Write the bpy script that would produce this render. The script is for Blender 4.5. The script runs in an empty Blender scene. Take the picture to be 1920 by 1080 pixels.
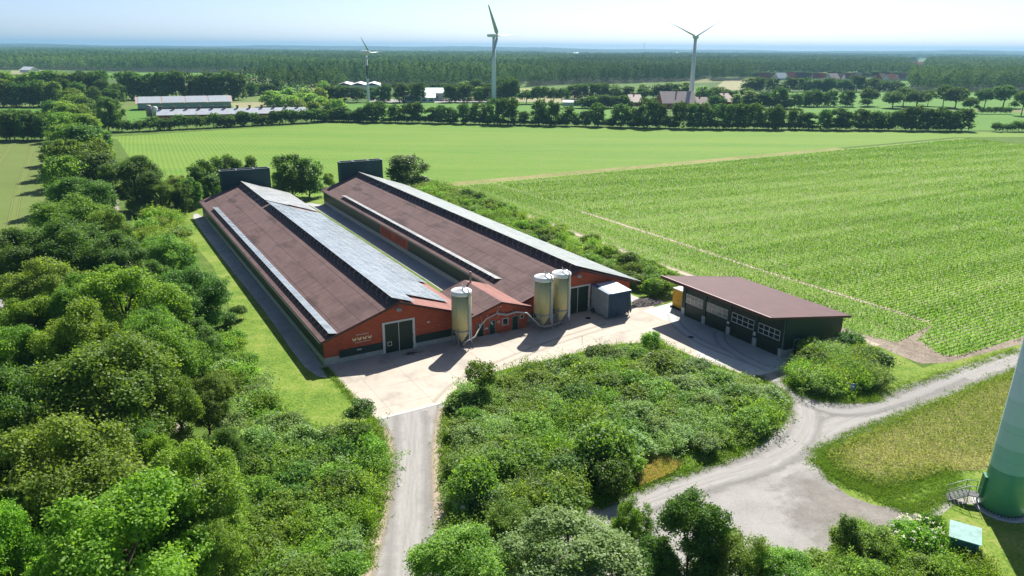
import bpy, math, random
import numpy as np
from mathutils import Vector, Matrix

random.seed(7)
RNG = np.random.default_rng(11)
scene = bpy.context.scene
COL = scene.collection

# ------------------------------------------------------------------ survey
# camera height, focal length (px of a 1920 px wide frame), pitch, roll; the ground is the plane z = 0
CAM_H, FPX, PITCH, ROLL = 38.0, 1369.9, 0.3171, 0.0077

def gp(px, py, z=0.0):
    """the place on the level z that the surveyor's sighting (px, py) hits"""
    r2 = (px - 960) / FPX; u2 = (540 - py) / FPX
    c, s = math.cos(ROLL), math.sin(ROLL)
    r = c * r2 - s * u2; u = s * r2 + c * u2
    dy = math.cos(PITCH) + u * math.sin(PITCH); dz = -math.sin(PITCH) + u * math.cos(PITCH)
    k = (z - CAM_H) / dz
    return (r * k, dy * k)

def pj(x, y, z):
    z = z - CAM_H
    d = y * math.cos(PITCH) - z * math.sin(PITCH); up = y * math.sin(PITCH) + z * math.cos(PITCH)
    c, s = math.cos(ROLL), math.sin(ROLL)
    return (960 + FPX * (c * x + s * up) / d, 540 - FPX * (-s * x + c * up) / d, d)

# farm frame: u runs along the gables, v along the barns, origin at the front left corner of the first barn
FA = 0.5296
FX, FY = -0.6146 * CAM_H, 2.2084 * CAM_H
FC, FS = math.cos(FA), math.sin(FA)
def fm(u, v, z=0.0): return (FX + u * FC - v * FS, FY + u * FS + v * FC, z)
def fi(x, y):
    dx, dy = x - FX, y - FY
    return (dx * FC + dy * FS, -dx * FS + dy * FC)

# ------------------------------------------------------------------ object helpers
def tag(o, label=None, cat=None, group=None, kind=None):
    if label: o['label'] = label
    if cat: o['category'] = cat
    if group: o['group'] = group
    if kind: o['kind'] = kind
    return o

def empty(name, loc=(0, 0, 0), rz=0.0, label=None, cat=None, group=None, parent=None):
    o = bpy.data.objects.new(name, None); COL.objects.link(o)
    o.empty_display_size = 0.3
    o.location = loc; o.rotation_euler = (0, 0, rz)
    if parent: o.parent = parent
    return tag(o, label, cat, group)

def add_obj(name, me, parent=None, loc=None, rz=None):
    o = bpy.data.objects.new(name, me); COL.objects.link(o)
    if parent: o.parent = parent
    if loc is not None: o.location = loc
    if rz is not None: o.rotation_euler = (0, 0, rz)
    return o

def children(o): return list(o.children)
def copy_tree(o, parent=None):
    c = o.copy(); COL.objects.link(c); c.parent = parent
    for ch in children(o): copy_tree(ch, c)
    return c

class MB:
    """collects boxes, prisms, tubes and lathes and links them as one mesh object"""
    def __init__(s): s.v = []; s.f = []; s.m = []; s.sm = []
    def face(s, pts, mi=0, smooth=False):
        n = len(s.v); s.v += [tuple(p) for p in pts]; s.f.append(tuple(range(n, n + len(pts)))); s.m.append(mi); s.sm.append(smooth); return s
    def box(s, x0, y0, z0, x1, y1, z1, mi=0):
        n = len(s.v)
        s.v += [(x0,y0,z0),(x1,y0,z0),(x1,y1,z0),(x0,y1,z0),(x0,y0,z1),(x1,y0,z1),(x1,y1,z1),(x0,y1,z1)]
        for q in ((0,3,2,1),(4,5,6,7),(0,1,5,4),(1,2,6,5),(2,3,7,6),(3,0,4,7)):
            s.f.append(tuple(n + i for i in q)); s.m.append(mi); s.sm.append(False)
        return s
    def hexa(s, p, mi=0):
        """8 points: bottom ring then top ring"""
        n = len(s.v); s.v += [tuple(a) for a in p]
        for q in ((0,3,2,1),(4,5,6,7),(0,1,5,4),(1,2,6,5),(2,3,7,6),(3,0,4,7)):
            s.f.append(tuple(n + i for i in q)); s.m.append(mi); s.sm.append(False)
        return s
    def slab(s, quad, t, mi=0):
        """a plate under the quad, t thick downwards"""
        b = [(x, y, z - t) for x, y, z in quad]
        return s.hexa(b + list(quad), mi)
    def prism_y(s, poly, y0, y1, mi=0):
        """poly of (x, z), extruded along y"""
        n = len(poly)
        s.face([(x, y0, z) for x, z in poly], mi); s.face([(x, y1, z) for x, z in reversed(poly)], mi)
        for i in range(n):
            (xa, za), (xb, zb) = poly[i], poly[(i + 1) % n]
            s.face([(xa, y0, za), (xa, y1, za), (xb, y1, zb), (xb, y0, zb)], mi)
        return s
    def tube(s, pts, r, seg=8, r2=None, mi=0, caps=True):
        pts = [Vector(p) for p in pts]; n0 = len(s.v); N = len(pts)
        up0 = None
        for i, p in enumerate(pts):
            t = (pts[min(i + 1, N - 1)] - pts[max(i - 1, 0)]).normalized()
            a = Vector((0, 0, 1)) if abs(t.z) < .95 else Vector((1, 0, 0))
            x = t.cross(a).normalized(); y = t.cross(x).normalized()
            rr = r if r2 is None else r + (r2 - r) * i / max(1, N - 1)
            for k in range(seg):
                an = 2 * math.pi * k / seg
                s.v.append(tuple(p + x * (rr * math.cos(an)) + y * (rr * math.sin(an))))
        for i in range(N - 1):
            for k in range(seg):
                a = n0 + i * seg + k; b = n0 + i * seg + (k + 1) % seg
                s.f.append((a, b, b + seg, a + seg)); s.m.append(mi); s.sm.append(True)
        if caps:
            s.f.append(tuple(n0 + k for k in range(seg))); s.m.append(mi); s.sm.append(False)
            s.f.append(tuple(n0 + (N - 1) * seg + k for k in reversed(range(seg)))); s.m.append(mi); s.sm.append(False)
        return s
    def lathe(s, prof, seg=32, mi=0, cx=0, cy=0, smooth=True):
        """prof of (r, z) from bottom to top"""
        n0 = len(s.v)
        for r, z in prof:
            for k in range(seg):
                a = 2 * math.pi * k / seg; s.v.append((cx + r * math.cos(a), cy + r * math.sin(a), z))
        for i in range(len(prof) - 1):
            for k in range(seg):
                a = n0 + i * seg + k; b = n0 + i * seg + (k + 1) % seg
                s.f.append((a, b, b + seg, a + seg)); s.m.append(mi); s.sm.append(smooth)
        s.f.append(tuple(n0 + k for k in reversed(range(seg)))); s.m.append(mi); s.sm.append(False)
        s.f.append(tuple(n0 + (len(prof) - 1) * seg + k for k in range(seg))); s.m.append(mi); s.sm.append(False)
        return s
    def mesh(s, name, mats):
        me = bpy.data.meshes.new(name); me.from_pydata(s.v, [], s.f)
        for m in (mats if isinstance(mats, (list, tuple)) else [mats]): me.materials.append(m)
        me.polygons.foreach_set('material_index', s.m); me.polygons.foreach_set('use_smooth', s.sm)
        me.update(); return me
    def build(s, name, mats, parent=None, loc=None, rz=None):
        return add_obj(name, s.mesh(name, mats), parent, loc, rz)

def mesh_np(name, V, Q, mats, mi=None, tint=None, smooth=False):
    """quads (or tris) from numpy arrays; tint is a float per face"""
    me = bpy.data.meshes.new(name)
    V = np.ascontiguousarray(V, dtype=np.float32); Q = np.ascontiguousarray(Q, dtype=np.int32)
    n, k = Q.shape
    me.vertices.add(len(V)); me.vertices.foreach_set('co', V.ravel())
    me.loops.add(n * k); me.loops.foreach_set('vertex_index', Q.ravel())
    me.polygons.add(n); me.polygons.foreach_set('loop_start', np.arange(0, n * k, k, dtype=np.int32))
    for m in (mats if isinstance(mats, (list, tuple)) else [mats]): me.materials.append(m)
    if mi is not None: me.polygons.foreach_set('material_index', np.ascontiguousarray(mi, dtype=np.int32))
    me.polygons.foreach_set('use_smooth', np.full(n, smooth))
    me.update(calc_edges=True)
    if tint is not None:
        a = me.attributes.new('tint', 'FLOAT', 'FACE'); a.data.foreach_set('value', np.ascontiguousarray(tint, dtype=np.float32))
    return me

# ------------------------------------------------------------------ materials
class NB:
    def __init__(s, name):
        s.mat = bpy.data.materials.new(name); s.mat.use_nodes = True
        s.t = s.mat.node_tree; s.t.nodes.clear(); s.out = s.t.nodes.new('ShaderNodeOutputMaterial')
    def n(s, typ, **kw):
        nd = s.t.nodes.new(typ)
        for k, v in kw.items(): setattr(nd, k, v)
        return nd
    def put(s, sock, v):
        if hasattr(v, 'is_linked') or isinstance(v, bpy.types.NodeSocket): s.t.links.new(v, sock)
        elif isinstance(v, (tuple, list)) and len(v) == 3 and sock.type == 'RGBA': sock.default_value = (*v, 1)
        else: sock.default_value = v
    def pos(s): return s.n('ShaderNodeNewGeometry').outputs['Position']
    def obj(s): return s.n('ShaderNodeTexCoord').outputs['Object']
    def mapping(s, vec, rot=(0, 0, 0), scale=(1, 1, 1), loc=(0, 0, 0)):
        m = s.n('ShaderNodeMapping'); s.put(m.inputs['Vector'], vec)
        m.inputs['Rotation'].default_value = rot; m.inputs['Scale'].default_value = scale; m.inputs['Location'].default_value = loc
        return m.outputs[0]
    def noise(s, vec, scale, detail=4, rough=.55, dist=0):
        m = s.n('ShaderNodeTexNoise'); s.put(m.inputs['Vector'], vec)
        m.inputs['Scale'].default_value = scale; m.inputs['Detail'].default_value = detail
        m.inputs['Roughness'].default_value = rough; m.inputs['Distortion'].default_value = dist
        return m.outputs['Fac']
    def ramp(s, fac, stops, interp='LINEAR'):
        m = s.n('ShaderNodeValToRGB'); m.color_ramp.interpolation = interp
        e = m.color_ramp.elements
        while len(e) < len(stops): e.new(.5)
        for el, (p, c) in zip(e, stops):
            el.position = p; el.color = (*c, 1) if isinstance(c, (tuple, list)) else (c, c, c, 1)
        s.put(m.inputs[0], fac); return m.outputs[0]
    def mix(s, fac, a, b, blend='MIX'):
        m = s.n('ShaderNodeMix', data_type='RGBA', blend_type=blend)
        s.put(m.inputs[0], fac); s.put(m.inputs[6], a); s.put(m.inputs[7], b); return m.outputs[2]
    def math(s, op, a, b=0.0, clamp=False):
        m = s.n('ShaderNodeMath', operation=op, use_clamp=clamp); s.put(m.inputs[0], a); s.put(m.inputs[1], b); return m.outputs[0]
    def sep(s, vec):
        m = s.n('ShaderNodeSeparateXYZ'); s.put(m.inputs[0], vec); return m.outputs
    def bump(s, h, strength=.3, dist=.05):
        m = s.n('ShaderNodeBump'); m.inputs['Strength'].default_value = strength; m.inputs['Distance'].default_value = dist
        s.put(m.inputs['Height'], h); return m.outputs[0]
    def bsdf(s, col, rough=.8, spec=.3, metal=0, normal=None, coat=0):
        b = s.n('ShaderNodeBsdfPrincipled')
        s.put(b.inputs['Base Color'], col); s.put(b.inputs['Roughness'], rough)
        b.inputs['Specular IOR Level'].default_value = spec; b.inputs['Metallic'].default_value = metal
        b.inputs['Coat Weight'].default_value = coat
        if normal is not None: s.put(b.inputs['Normal'], normal)
        return b.outputs[0]
    def done(s, sh): s.t.links.new(sh, s.out.inputs[0]); return s.mat

def plain(name, col, rough=.7, spec=.3, metal=0, var=.18, scale=1.2, bump=0.0):
    """paint / metal / plastic with mild soiling"""
    b = NB(name); p = b.obj()
    f = b.noise(p, scale, 5, .65)
    c = b.mix(b.ramp(f, [(.3, 0.0), (.75, 1.0)]), tuple(x * (1 - var) for x in col), tuple(min(1, x * (1 + var)) for x in col))
    nrm = b.bump(b.noise(p, 14, 3), bump, .02) if bump else None
    return b.done(b.bsdf(c, rough, spec, metal, nrm))

def groundmat(name, stops, s1=.06, s2=.9, s3=6.0, fine=.35, bump=.4, bd=.05, rough=.95, w2=.5):
    """soil, gravel, grass: colour ramp over mixed noises of three sizes, in world space"""
    b = NB(name); p = b.pos()
    a = b.noise(p, s1, 3, .55); c = b.noise(p, s2, 4, .6); d = b.noise(p, s3, 2, .6)
    f = b.math('ADD', b.math('MULTIPLY', a, 1 - w2), b.math('MULTIPLY', c, w2))
    f = b.math('ADD', f, b.math('MULTIPLY', b.math('SUBTRACT', d, .5), fine))
    col = b.ramp(f, stops)
    return b.done(b.bsdf(col, rough, .15, 0, b.bump(d, bump, bd)))

def leafmat(name, dark, mid, light, transl=.35, rough=.5, spec=.25, hue=.03):
    b = NB(name)
    t = b.n('ShaderNodeAttribute', attribute_name='tint').outputs['Fac']
    col = b.ramp(t, [(0.0, dark), (.5, mid), (1.0, light)])
    r = b.n('ShaderNodeObjectInfo').outputs['Random']
    hs = b.n('ShaderNodeHueSaturation')
    b.put(hs.inputs['Hue'], b.math('ADD', .5 - hue / 2, b.math('MULTIPLY', r, hue)))
    b.put(hs.inputs['Value'], b.math('ADD', .90, b.math('MULTIPLY', r, .44)))
    b.put(hs.inputs['Color'], col)
    col = hs.outputs[0]
    d = b.bsdf(col, rough, spec)
    tr = b.n('ShaderNodeBsdfTranslucent')
    b.put(tr.inputs[0], b.mix(1.0, col, (1.45, 1.4, .55), 'MULTIPLY'))
    m = b.n('ShaderNodeMixShader'); m.inputs[0].default_value = transl
    b.t.links.new(d, m.inputs[1]); b.t.links.new(tr.outputs[0], m.inputs[2])
    return b.done(m.outputs[0])
HAZE_D, SKY_S, SUN_S, EXPO, ROLL_SIGN = 0.00011, 0.063, 3.7, 1.34, 1

# ------------------------------------------------------------------ plants
def nrm(a): return a / np.maximum(np.linalg.norm(a, axis=1, keepdims=True), 1e-9)
def leaf_quads(C, N, L, W, rng, axis=None):
    n = len(C)
    a = rng.normal(size=(n, 3)) if axis is None else axis
    a = nrm(a - N * np.sum(a * N, axis=1, keepdims=True)); b = np.cross(N, a)
    L = np.broadcast_to(np.asarray(L, dtype=float).reshape(-1, 1), (n, 1)); W = np.broadcast_to(np.asarray(W, dtype=float).reshape(-1, 1), (n, 1))
    V = np.stack([C - a * L / 2, C + b * W / 2 + a * L * .08, C + a * L / 2, C - b * W / 2 + a * L * .08], axis=1).reshape(-1, 3)
    return V, np.arange(4 * n).reshape(-1, 4)

def crown_arrays(rng, R, z0, z1, npuff, pr, nspray, nleaf, leaf, sr, top=1.0, low=-.55, flat=.6, fill=.12, boxy=False):
    """a crown of puffs > sprays > leaves: centres, normals, sizes, tints"""
    zc, hz = (z0 + z1) / 2, (z1 - z0) / 2
    d = nrm(rng.normal(size=(npuff * 3, 3))); d = d[d[:, 2] > low][:npuff]; npf = len(d)
    f = rng.uniform(.5, 1.0, (npf, 1)) ** .6
    prr = pr * rng.uniform(.65, 1.35, (npf, 1))
    ext = np.array([[R, R, hz]]) - prr * np.array([[1, 1, .85]])
    az = np.arctan2(d[:, 1], d[:, 0]); lob = 1 + .16 * np.sin(az * 2 + rng.uniform(0, 6)) + .12 * np.sin(az * 3 + rng.uniform(0, 6))
    P = d * f * np.maximum(ext, .1) * np.stack([lob, lob, np.ones(npf)], 1); P[:, 2] += zc
    if boxy:   # leaves down to the ground: a bulging column rather than a ball on a stick
        tz = rng.uniform(0, 1, npf) ** .85
        prof = np.sqrt(np.clip(1 - np.abs((tz - .40) / .64) ** 2.6, .03, 1))
        rr_ = (R - prr[:, 0] * .8) * prof * np.sqrt(rng.uniform(.25, 1, npf)) * lob[:, 0] if lob.ndim > 1 else (R - prr[:, 0] * .8) * prof * np.sqrt(rng.uniform(.25, 1, npf)) * lob
        P = np.c_[np.cos(az) * rr_, np.sin(az) * rr_, z0 + .5 * pr + tz * (z1 - z0 - 1.1 * pr)]
    # sprays
    ns = npf * nspray
    pi = np.repeat(np.arange(npf), nspray)
    sd = nrm(rng.normal(size=(ns, 3)) + .55 * d[pi] + np.array([[0, 0, .35]]))
    S = P[pi] + sd * prr[pi] * rng.uniform(.7, 1.08, (ns, 1)) * np.array([[1, 1, .8]])
    inner = rng.random(ns) < fill
    S[inner] = P[pi][inner] + (S[inner] - P[pi][inner]) * .45
    stint = rng.normal(.5, .16, ns) + rng.normal(0, .1, npf)[pi]
    # leaves
    nl = ns * nleaf; si = np.repeat(np.arange(ns), nleaf)
    o = rng.normal(size=(nl, 3)) * sr; o[:, 2] *= flat
    C = S[si] + o
    N = nrm(.40 * sd[si] + np.array([[0, 0, .75]]) + .55 * rng.normal(size=(nl, 3)))
    L = leaf * rng.uniform(.7, 1.3, nl)
    t = np.clip(stint[si] + rng.normal(0, .13, nl), 0, 1)
    keep = C[:, 2] > .1
    return C[keep], N[keep], L[keep], t[keep], P

def make_tree(name, seed, R, H, z0, npuff, pr, nspray, nleaf, leaf, sr, leaf_mat, tr=.25, limbs=9, single=False, **kw):
    rng = np.random.default_rng(seed)
    C, N, L, t, P = crown_arrays(rng, R, z0, H, npuff, pr, nspray, nleaf, leaf, sr, **kw)
    V, Q = leaf_quads(C, N, L, L * .72, rng)
    mb = MB()
    lean = rng.normal(0, .25, 2)
    zt = z0 + (H - z0) * .55
    mb.tube([(0, 0, -.15), (lean[0] * .3, lean[1] * .3, z0 * .6), (lean[0], lean[1], zt)], tr, 8, tr * .45)
    for p in P[rng.permutation(len(P))[:limbs]]:
        zb = min(zt * .95, max(z0 * .6, p[2] - R * .7))
        k = zb / zt
        b = Vector((lean[0] * k, lean[1] * k, zb)); e = Vector(p)
        m = (b + e) / 2 + Vector((0, 0, -.08 * (e - b).length))
        mb.tube([b, m, e], tr * .5, 6, tr * .12)
    if single:
        nv = len(mb.v)
        tv = np.array(mb.v); tq = np.array([f if len(f) == 4 else f[:4] for f in mb.f if len(f) >= 4])
        VV = np.vstack([tv, V]); QQ = np.vstack([tq, Q + nv])
        mi = np.r_[np.ones(len(tq)), np.zeros(len(Q))]; tt = np.r_[np.zeros(len(tq)), t]
        return dict(kind=name, one=mesh_np(name, VV, QQ, [leaf_mat, M['bark']], mi, tt))
    return dict(kind=name, crown=mesh_np(name + '_crown', V, Q, leaf_mat, None, t), trunk=mb.mesh(name + '_trunk', M['bark']))

def make_shrub(name, seed, R, H, nshoot, nleaf, leaf, leaf_mat, spread=.8, aspect=.38, wood=True):
    """upright shoots with leaves along them; more open than a crown"""
    rng = np.random.default_rng(seed)
    b = rng.normal(size=(nshoot, 2)) * R * .33
    out = np.c_[b * spread * .9 / max(R, .1) + rng.normal(0, .22, (nshoot, 2)), np.ones(nshoot)]
    out = nrm(out)
    ln = H * rng.uniform(.55, 1.12, nshoot) * (1 - .22 * np.minimum(1, np.linalg.norm(b, axis=1) / R))
    n = nshoot * nleaf; si = np.repeat(np.arange(nshoot), nleaf)
    k = rng.uniform(.12, 1.0, n) ** .8
    base = np.c_[b, np.zeros(nshoot)]
    droop = np.c_[out[:, :2], np.zeros(nshoot)]
    C = base[si] + out[si] * (ln[si] * k)[:, None] + droop[si] * (k ** 2 * .35 * H)[:, None] + rng.normal(size=(n, 3)) * (leaf * .75)
    C[:, 2] = np.abs(C[:, 2]) + .04
    a = nrm(out[si] * .9 + .75 * rng.normal(size=(n, 3)))
    N = nrm(rng.normal(size=(n, 3)) * .7 + np.array([[0, 0, .8]]))
    L = leaf * rng.uniform(.7, 1.35, n)
    t = np.clip(rng.normal(.5, .18, nshoot)[si] + rng.normal(0, .12, n) + .15 * (k - .5), 0, 1)
    V, Q = leaf_quads(C, N, L, L * aspect, rng, a)
    d = dict(kind=name, crown=mesh_np(name + '_foliage', V, Q, leaf_mat, None, t))
    mb = MB()
    for i in range(0, nshoot, max(1, nshoot // 14)):
        e = base[i] + out[i] * ln[i] * .85
        mb.tube([base[i] + np.array([0, 0, -.05]), e], .03, 5, .008, caps=False)
    d['trunk'] = mb.mesh(name + '_stems', M['bark'])
    return d

def plant(p, x, y, s=1.0, sz=None, rz=None, label=None, cat='tree', group=None, name=None, z=0.0):
    rz = random.uniform(0, 6.28) if rz is None else rz
    sz = s if sz is None else sz
    if 'one' in p:
        o = add_obj(name or p['kind'], p['one'], None, (x, y, z), rz)
    else:
        o = empty(name or p['kind'], (x, y, z), rz)
        add_obj('foliage' if cat in ('shrub', 'bush') else 'crown', p['crown'], o)
        add_obj('stems' if cat in ('shrub', 'bush') else 'trunk', p['trunk'], o)
    o.scale = (s * random.uniform(.94, 1.06), s * random.uniform(.94, 1.06), sz)
    return tag(o, label, cat, group)

M = {}
M['bark'] = plain('bark', (.10, .075, .055), .9, .1, var=.35, scale=3)
M['leaf_oak'] = leafmat('leaf_oak', (.060, .135, .018), (.135, .245, .034), (.240, .370, .060), .5)
M['leaf_dark'] = leafmat('leaf_dark', (.040, .100, .018), (.085, .175, .028), (.155, .270, .046), .48)
M['leaf_bright'] = leafmat('leaf_bright', (.080, .175, .018), (.170, .305, .032), (.285, .430, .062), .52)
M['leaf_olive'] = leafmat('leaf_olive', (.092, .180, .028), (.190, .315, .050), (.300, .430, .092), .52)
M['leaf_grey'] = leafmat('leaf_grey', (.105, .195, .055), (.205, .325, .105), (.340, .455, .215), .45, .55)
M['leaf_forest'] = leafmat('leaf_forest', (.034, .085, .030), (.066, .138, .042), (.115, .195, .060), .26, .8, .05, 0)
M['leaf_far'] = leafmat('leaf_far', (.036, .090, .024), (.078, .155, .036), (.150, .235, .060), .40, .8, .06)

NEAR = {}
for i, (k, m) in enumerate((('oak', 'leaf_oak'), ('dark', 'leaf_dark'), ('bright', 'leaf_bright'), ('olive', 'leaf_olive'))):
    NEAR[k] = [make_tree('broadleaf_tree', 100 + i * 10 + j, 6.2, 13.0, 1.3, 56, 1.55, 38, 26, .235, .30, M[m], .32, 16, low=-.92) for j in range(2)]
NEAR['grey'] = [make_tree('broadleaf_tree', 171, 6.2, 13.0, .6, 60, 1.4, 34, 22, .27, .30, M['leaf_grey'], .3, 12, low=-.95, boxy=True)]
for i, k in enumerate(('dark', 'olive', 'oak')):
    NEAR['full_' + k] = [make_tree('broadleaf_tree', 181 + i, 6.2, 13.0, .5, 64, 1.5, 34, 20, .30, .36, M['leaf_' + k], .3, 14, low=-.97, boxy=True)]
MID = {}
for i, (k, m) in enumerate((('oak', 'leaf_oak'), ('dark', 'leaf_dark'), ('olive', 'leaf_olive'))):
    MID[k] = [make_tree('broadleaf_tree', 300 + i * 10 + j, 5.2, 12.0, .9, 40, 1.6, 24, 10, .50, .42, M[m], .3, 9, low=-.8, boxy=True) for j in range(3)]
SLIM = [make_tree('broadleaf_tree', 340 + j, 3.2, 12.0, .9, 30, 1.25, 18, 9, .5, .4, M['leaf_dark'], .2, 8, low=-.9, boxy=True) for j in range(2)]
FAR = {}
for i, (k, m) in enumerate((('far', 'leaf_far'), ('oak', 'leaf_oak'), ('olive', 'leaf_olive'))):
    FAR[k] = [make_tree('broadleaf_tree', 400 + i * 10 + j, 5.2, 12.0, .3, 36, 1.7, 13, 6, .9, .55, M[m], .3, 5, single=True, low=-.95, boxy=True) for j in range(4)]
FARLONE = [make_tree('broadleaf_tree', 450 + j, 5.2, 12.0, 1.7, 30, 1.8, 13, 6, .9, .6, M['leaf_far'], .3, 5, single=True) for j in range(3)]
FARBUSH = [make_tree('bush', 460 + j, 4.0, 6.0, .1, 16, 1.6, 12, 5, .9, .6, M['leaf_far'], .15, 3, single=True, low=-.3) for j in range(2)]
FARSLIM = [make_tree('broadleaf_tree', 470 + j, 3.0, 12.0, .7, 24, 1.5, 12, 5, .9, .55, M['leaf_far'], .2, 5, single=True, low=-.95, boxy=True) for j in range(3)]
SMALL = [make_tree('young_tree', 480 + j, 2.1, 5.2, 1.3, 22, .7, 16, 9, .24, .2, M[m], .09, 9) for j, m in enumerate(('leaf_oak', 'leaf_bright', 'leaf_dark'))]
def make_bush(name, seed, R, H, leaf_mat, leaf=.21, shoots=18):
    """an uneven leafy mound with shoots sticking out of it"""
    rng = np.random.default_rng(seed)
    C, N, L, t, P = crown_arrays(rng, R, .05, H * .9, 30, .58, 17, 11, leaf, .20, low=-.2)
    V, Q = leaf_quads(C, N, L, L * .7, rng)
    ns, nl = shoots, 26
    d = nrm(np.c_[rng.normal(0, .5, (ns, 2)), np.full(ns, 1.0)])
    b = np.c_[rng.normal(0, R * .38, (ns, 2)), np.full(ns, H * .25)]
    k = rng.uniform(.25, 1, ns * nl); si = np.repeat(np.arange(ns), nl)
    C2 = b[si] + d[si] * (k * H * rng.uniform(.6, 1.05, ns)[si])[:, None] + rng.normal(0, .09, (ns * nl, 3))
    a = nrm(d[si] + .8 * rng.normal(size=(ns * nl, 3)))
    V2, Q2 = leaf_quads(C2, nrm(.7 * rng.normal(size=(ns * nl, 3)) + np.array([[0, 0, .8]])), leaf * 1.05 * rng.uniform(.7, 1.3, ns * nl), leaf * .45, rng, a)
    t2 = np.clip(rng.normal(.62, .15, ns)[si] + rng.normal(0, .1, ns * nl), 0, 1)
    mb = MB()
    for i in range(0, ns, 3): mb.tube([b[i] * np.array([.6, .6, 0]), b[i] + d[i] * H * .7], .03, 5, .008, caps=False)
    return dict(kind=name, crown=mesh_np(name + '_foliage', np.vstack([V, V2]), np.vstack([Q, Q2 + len(V)]), leaf_mat, None, np.r_[t, t2]), trunk=mb.mesh(name + '_stems', M['bark']))
BUSH = [make_bush('shrub', 500 + j, 2.0, 3.0, M[m]) for j, m in enumerate(('leaf_oak', 'leaf_bright', 'leaf_olive', 'leaf_grey', 'leaf_dark'))]
SPIKY = [make_shrub('shrub', 520 + j, 1.7, 2.5, 130, 34, .24, M[m]) for j, m in enumerate(('leaf_oak', 'leaf_olive', 'leaf_bright', 'leaf_grey'))]

# ------------------------------------------------------------------ the ground
def spline(pts, n=6, closed=True):
    out = []; N = len(pts)
    for i in range(N if closed else N - 1):
        if closed: p0, p1, p2, p3 = (pts[(i + k) % N] for k in (-1, 0, 1, 2))
        else: p0, p1, p2, p3 = pts[max(i - 1, 0)], pts[i], pts[i + 1], pts[min(i + 2, N - 1)]
        for j in range(n):
            t = j / n
            out.append(tuple(.5 * (2 * b + (c - a) * t + (2 * a - 5 * b + 4 * c - d) * t * t + (3 * b - a - 3 * c + d) * t ** 3) for a, b, c, d in zip(p0, p1, p2, p3)))
    if not closed: out.append(tuple(pts[-1]))
    return out

def px(*pts): return [gp(a, b) for a, b in pts]
def uv(*pts): return [fm(a, b)[:2] for a, b in pts]

def inside(X, Y, poly):
    r = np.zeros(len(X), bool); n = len(poly)
    for i in range(n):
        x1, y1 = poly[i]; x2, y2 = poly[(i + 1) % n]
        if y1 == y2: continue
        c = ((y1 > Y) != (y2 > Y)) & (X < (x2 - x1) * (Y - y1) / (y2 - y1) + x1)
        r ^= c
    return r

def sheet(name, pts, z, mat, kind='structure', smooth=0, jit=0.0, seed=1, **kw):
    rng = random.Random(seed)
    if smooth: pts = spline(pts, smooth)
    if jit: pts = [(x + rng.uniform(-jit, jit), y + rng.uniform(-jit, jit)) for x, y in pts]
    me = bpy.data.meshes.new(name); me.from_pydata([(x, y, z) for x, y in pts], [], [tuple(range(len(pts)))])
    me.materials.append(mat); me.update()
    if me.polygons[0].normal.z < 0: me.flip_normals()
    o = add_obj(name, me); tag(o, kind=kind, **kw)
    return o

def ribbon(name, pts, width, z, mat, kind='structure', n=10, parent=None, **kw):
    """a strip along the centre line pts; 'ac' runs across (-1..1), 'al' along in metres"""
    pts = spline(pts, n, False); N = len(pts); al = 0
    V = []; AC = []; AL = []
    K = 5
    for i, p in enumerate(pts):
        a, b = pts[max(i - 1, 0)], pts[min(i + 1, N - 1)]
        tx, ty = b[0] - a[0], b[1] - a[1]; l = math.hypot(tx, ty); tx /= l; ty /= l
        if i: al += math.hypot(p[0] - pts[i - 1][0], p[1] - pts[i - 1][1])
        w = width if not isinstance(width, (list, tuple)) else width[0] + (width[1] - width[0]) * i / (N - 1)
        for k in range(K):
            c = -1 + 2 * k / (K - 1)
            V.append((p[0] - ty * w / 2 * c, p[1] + tx * w / 2 * c, z)); AC.append(c); AL.append(al)
    Q = [(i * K + k, i * K + k + 1, (i + 1) * K + k + 1, (i + 1) * K + k) for i in range(N - 1) for k in range(K - 1)]
    me = mesh_np(name, np.array(V), np.array(Q), mat)
    if me.polygons[0].normal.z < 0: me.flip_normals()
    for nm, dat in (('ac', AC), ('al', AL)):
        a = me.attributes.new(nm, 'FLOAT', 'POINT'); a.data.foreach_set('value', dat)
    o = add_obj(name, me, parent); return tag(o, kind=kind, **kw)

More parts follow.
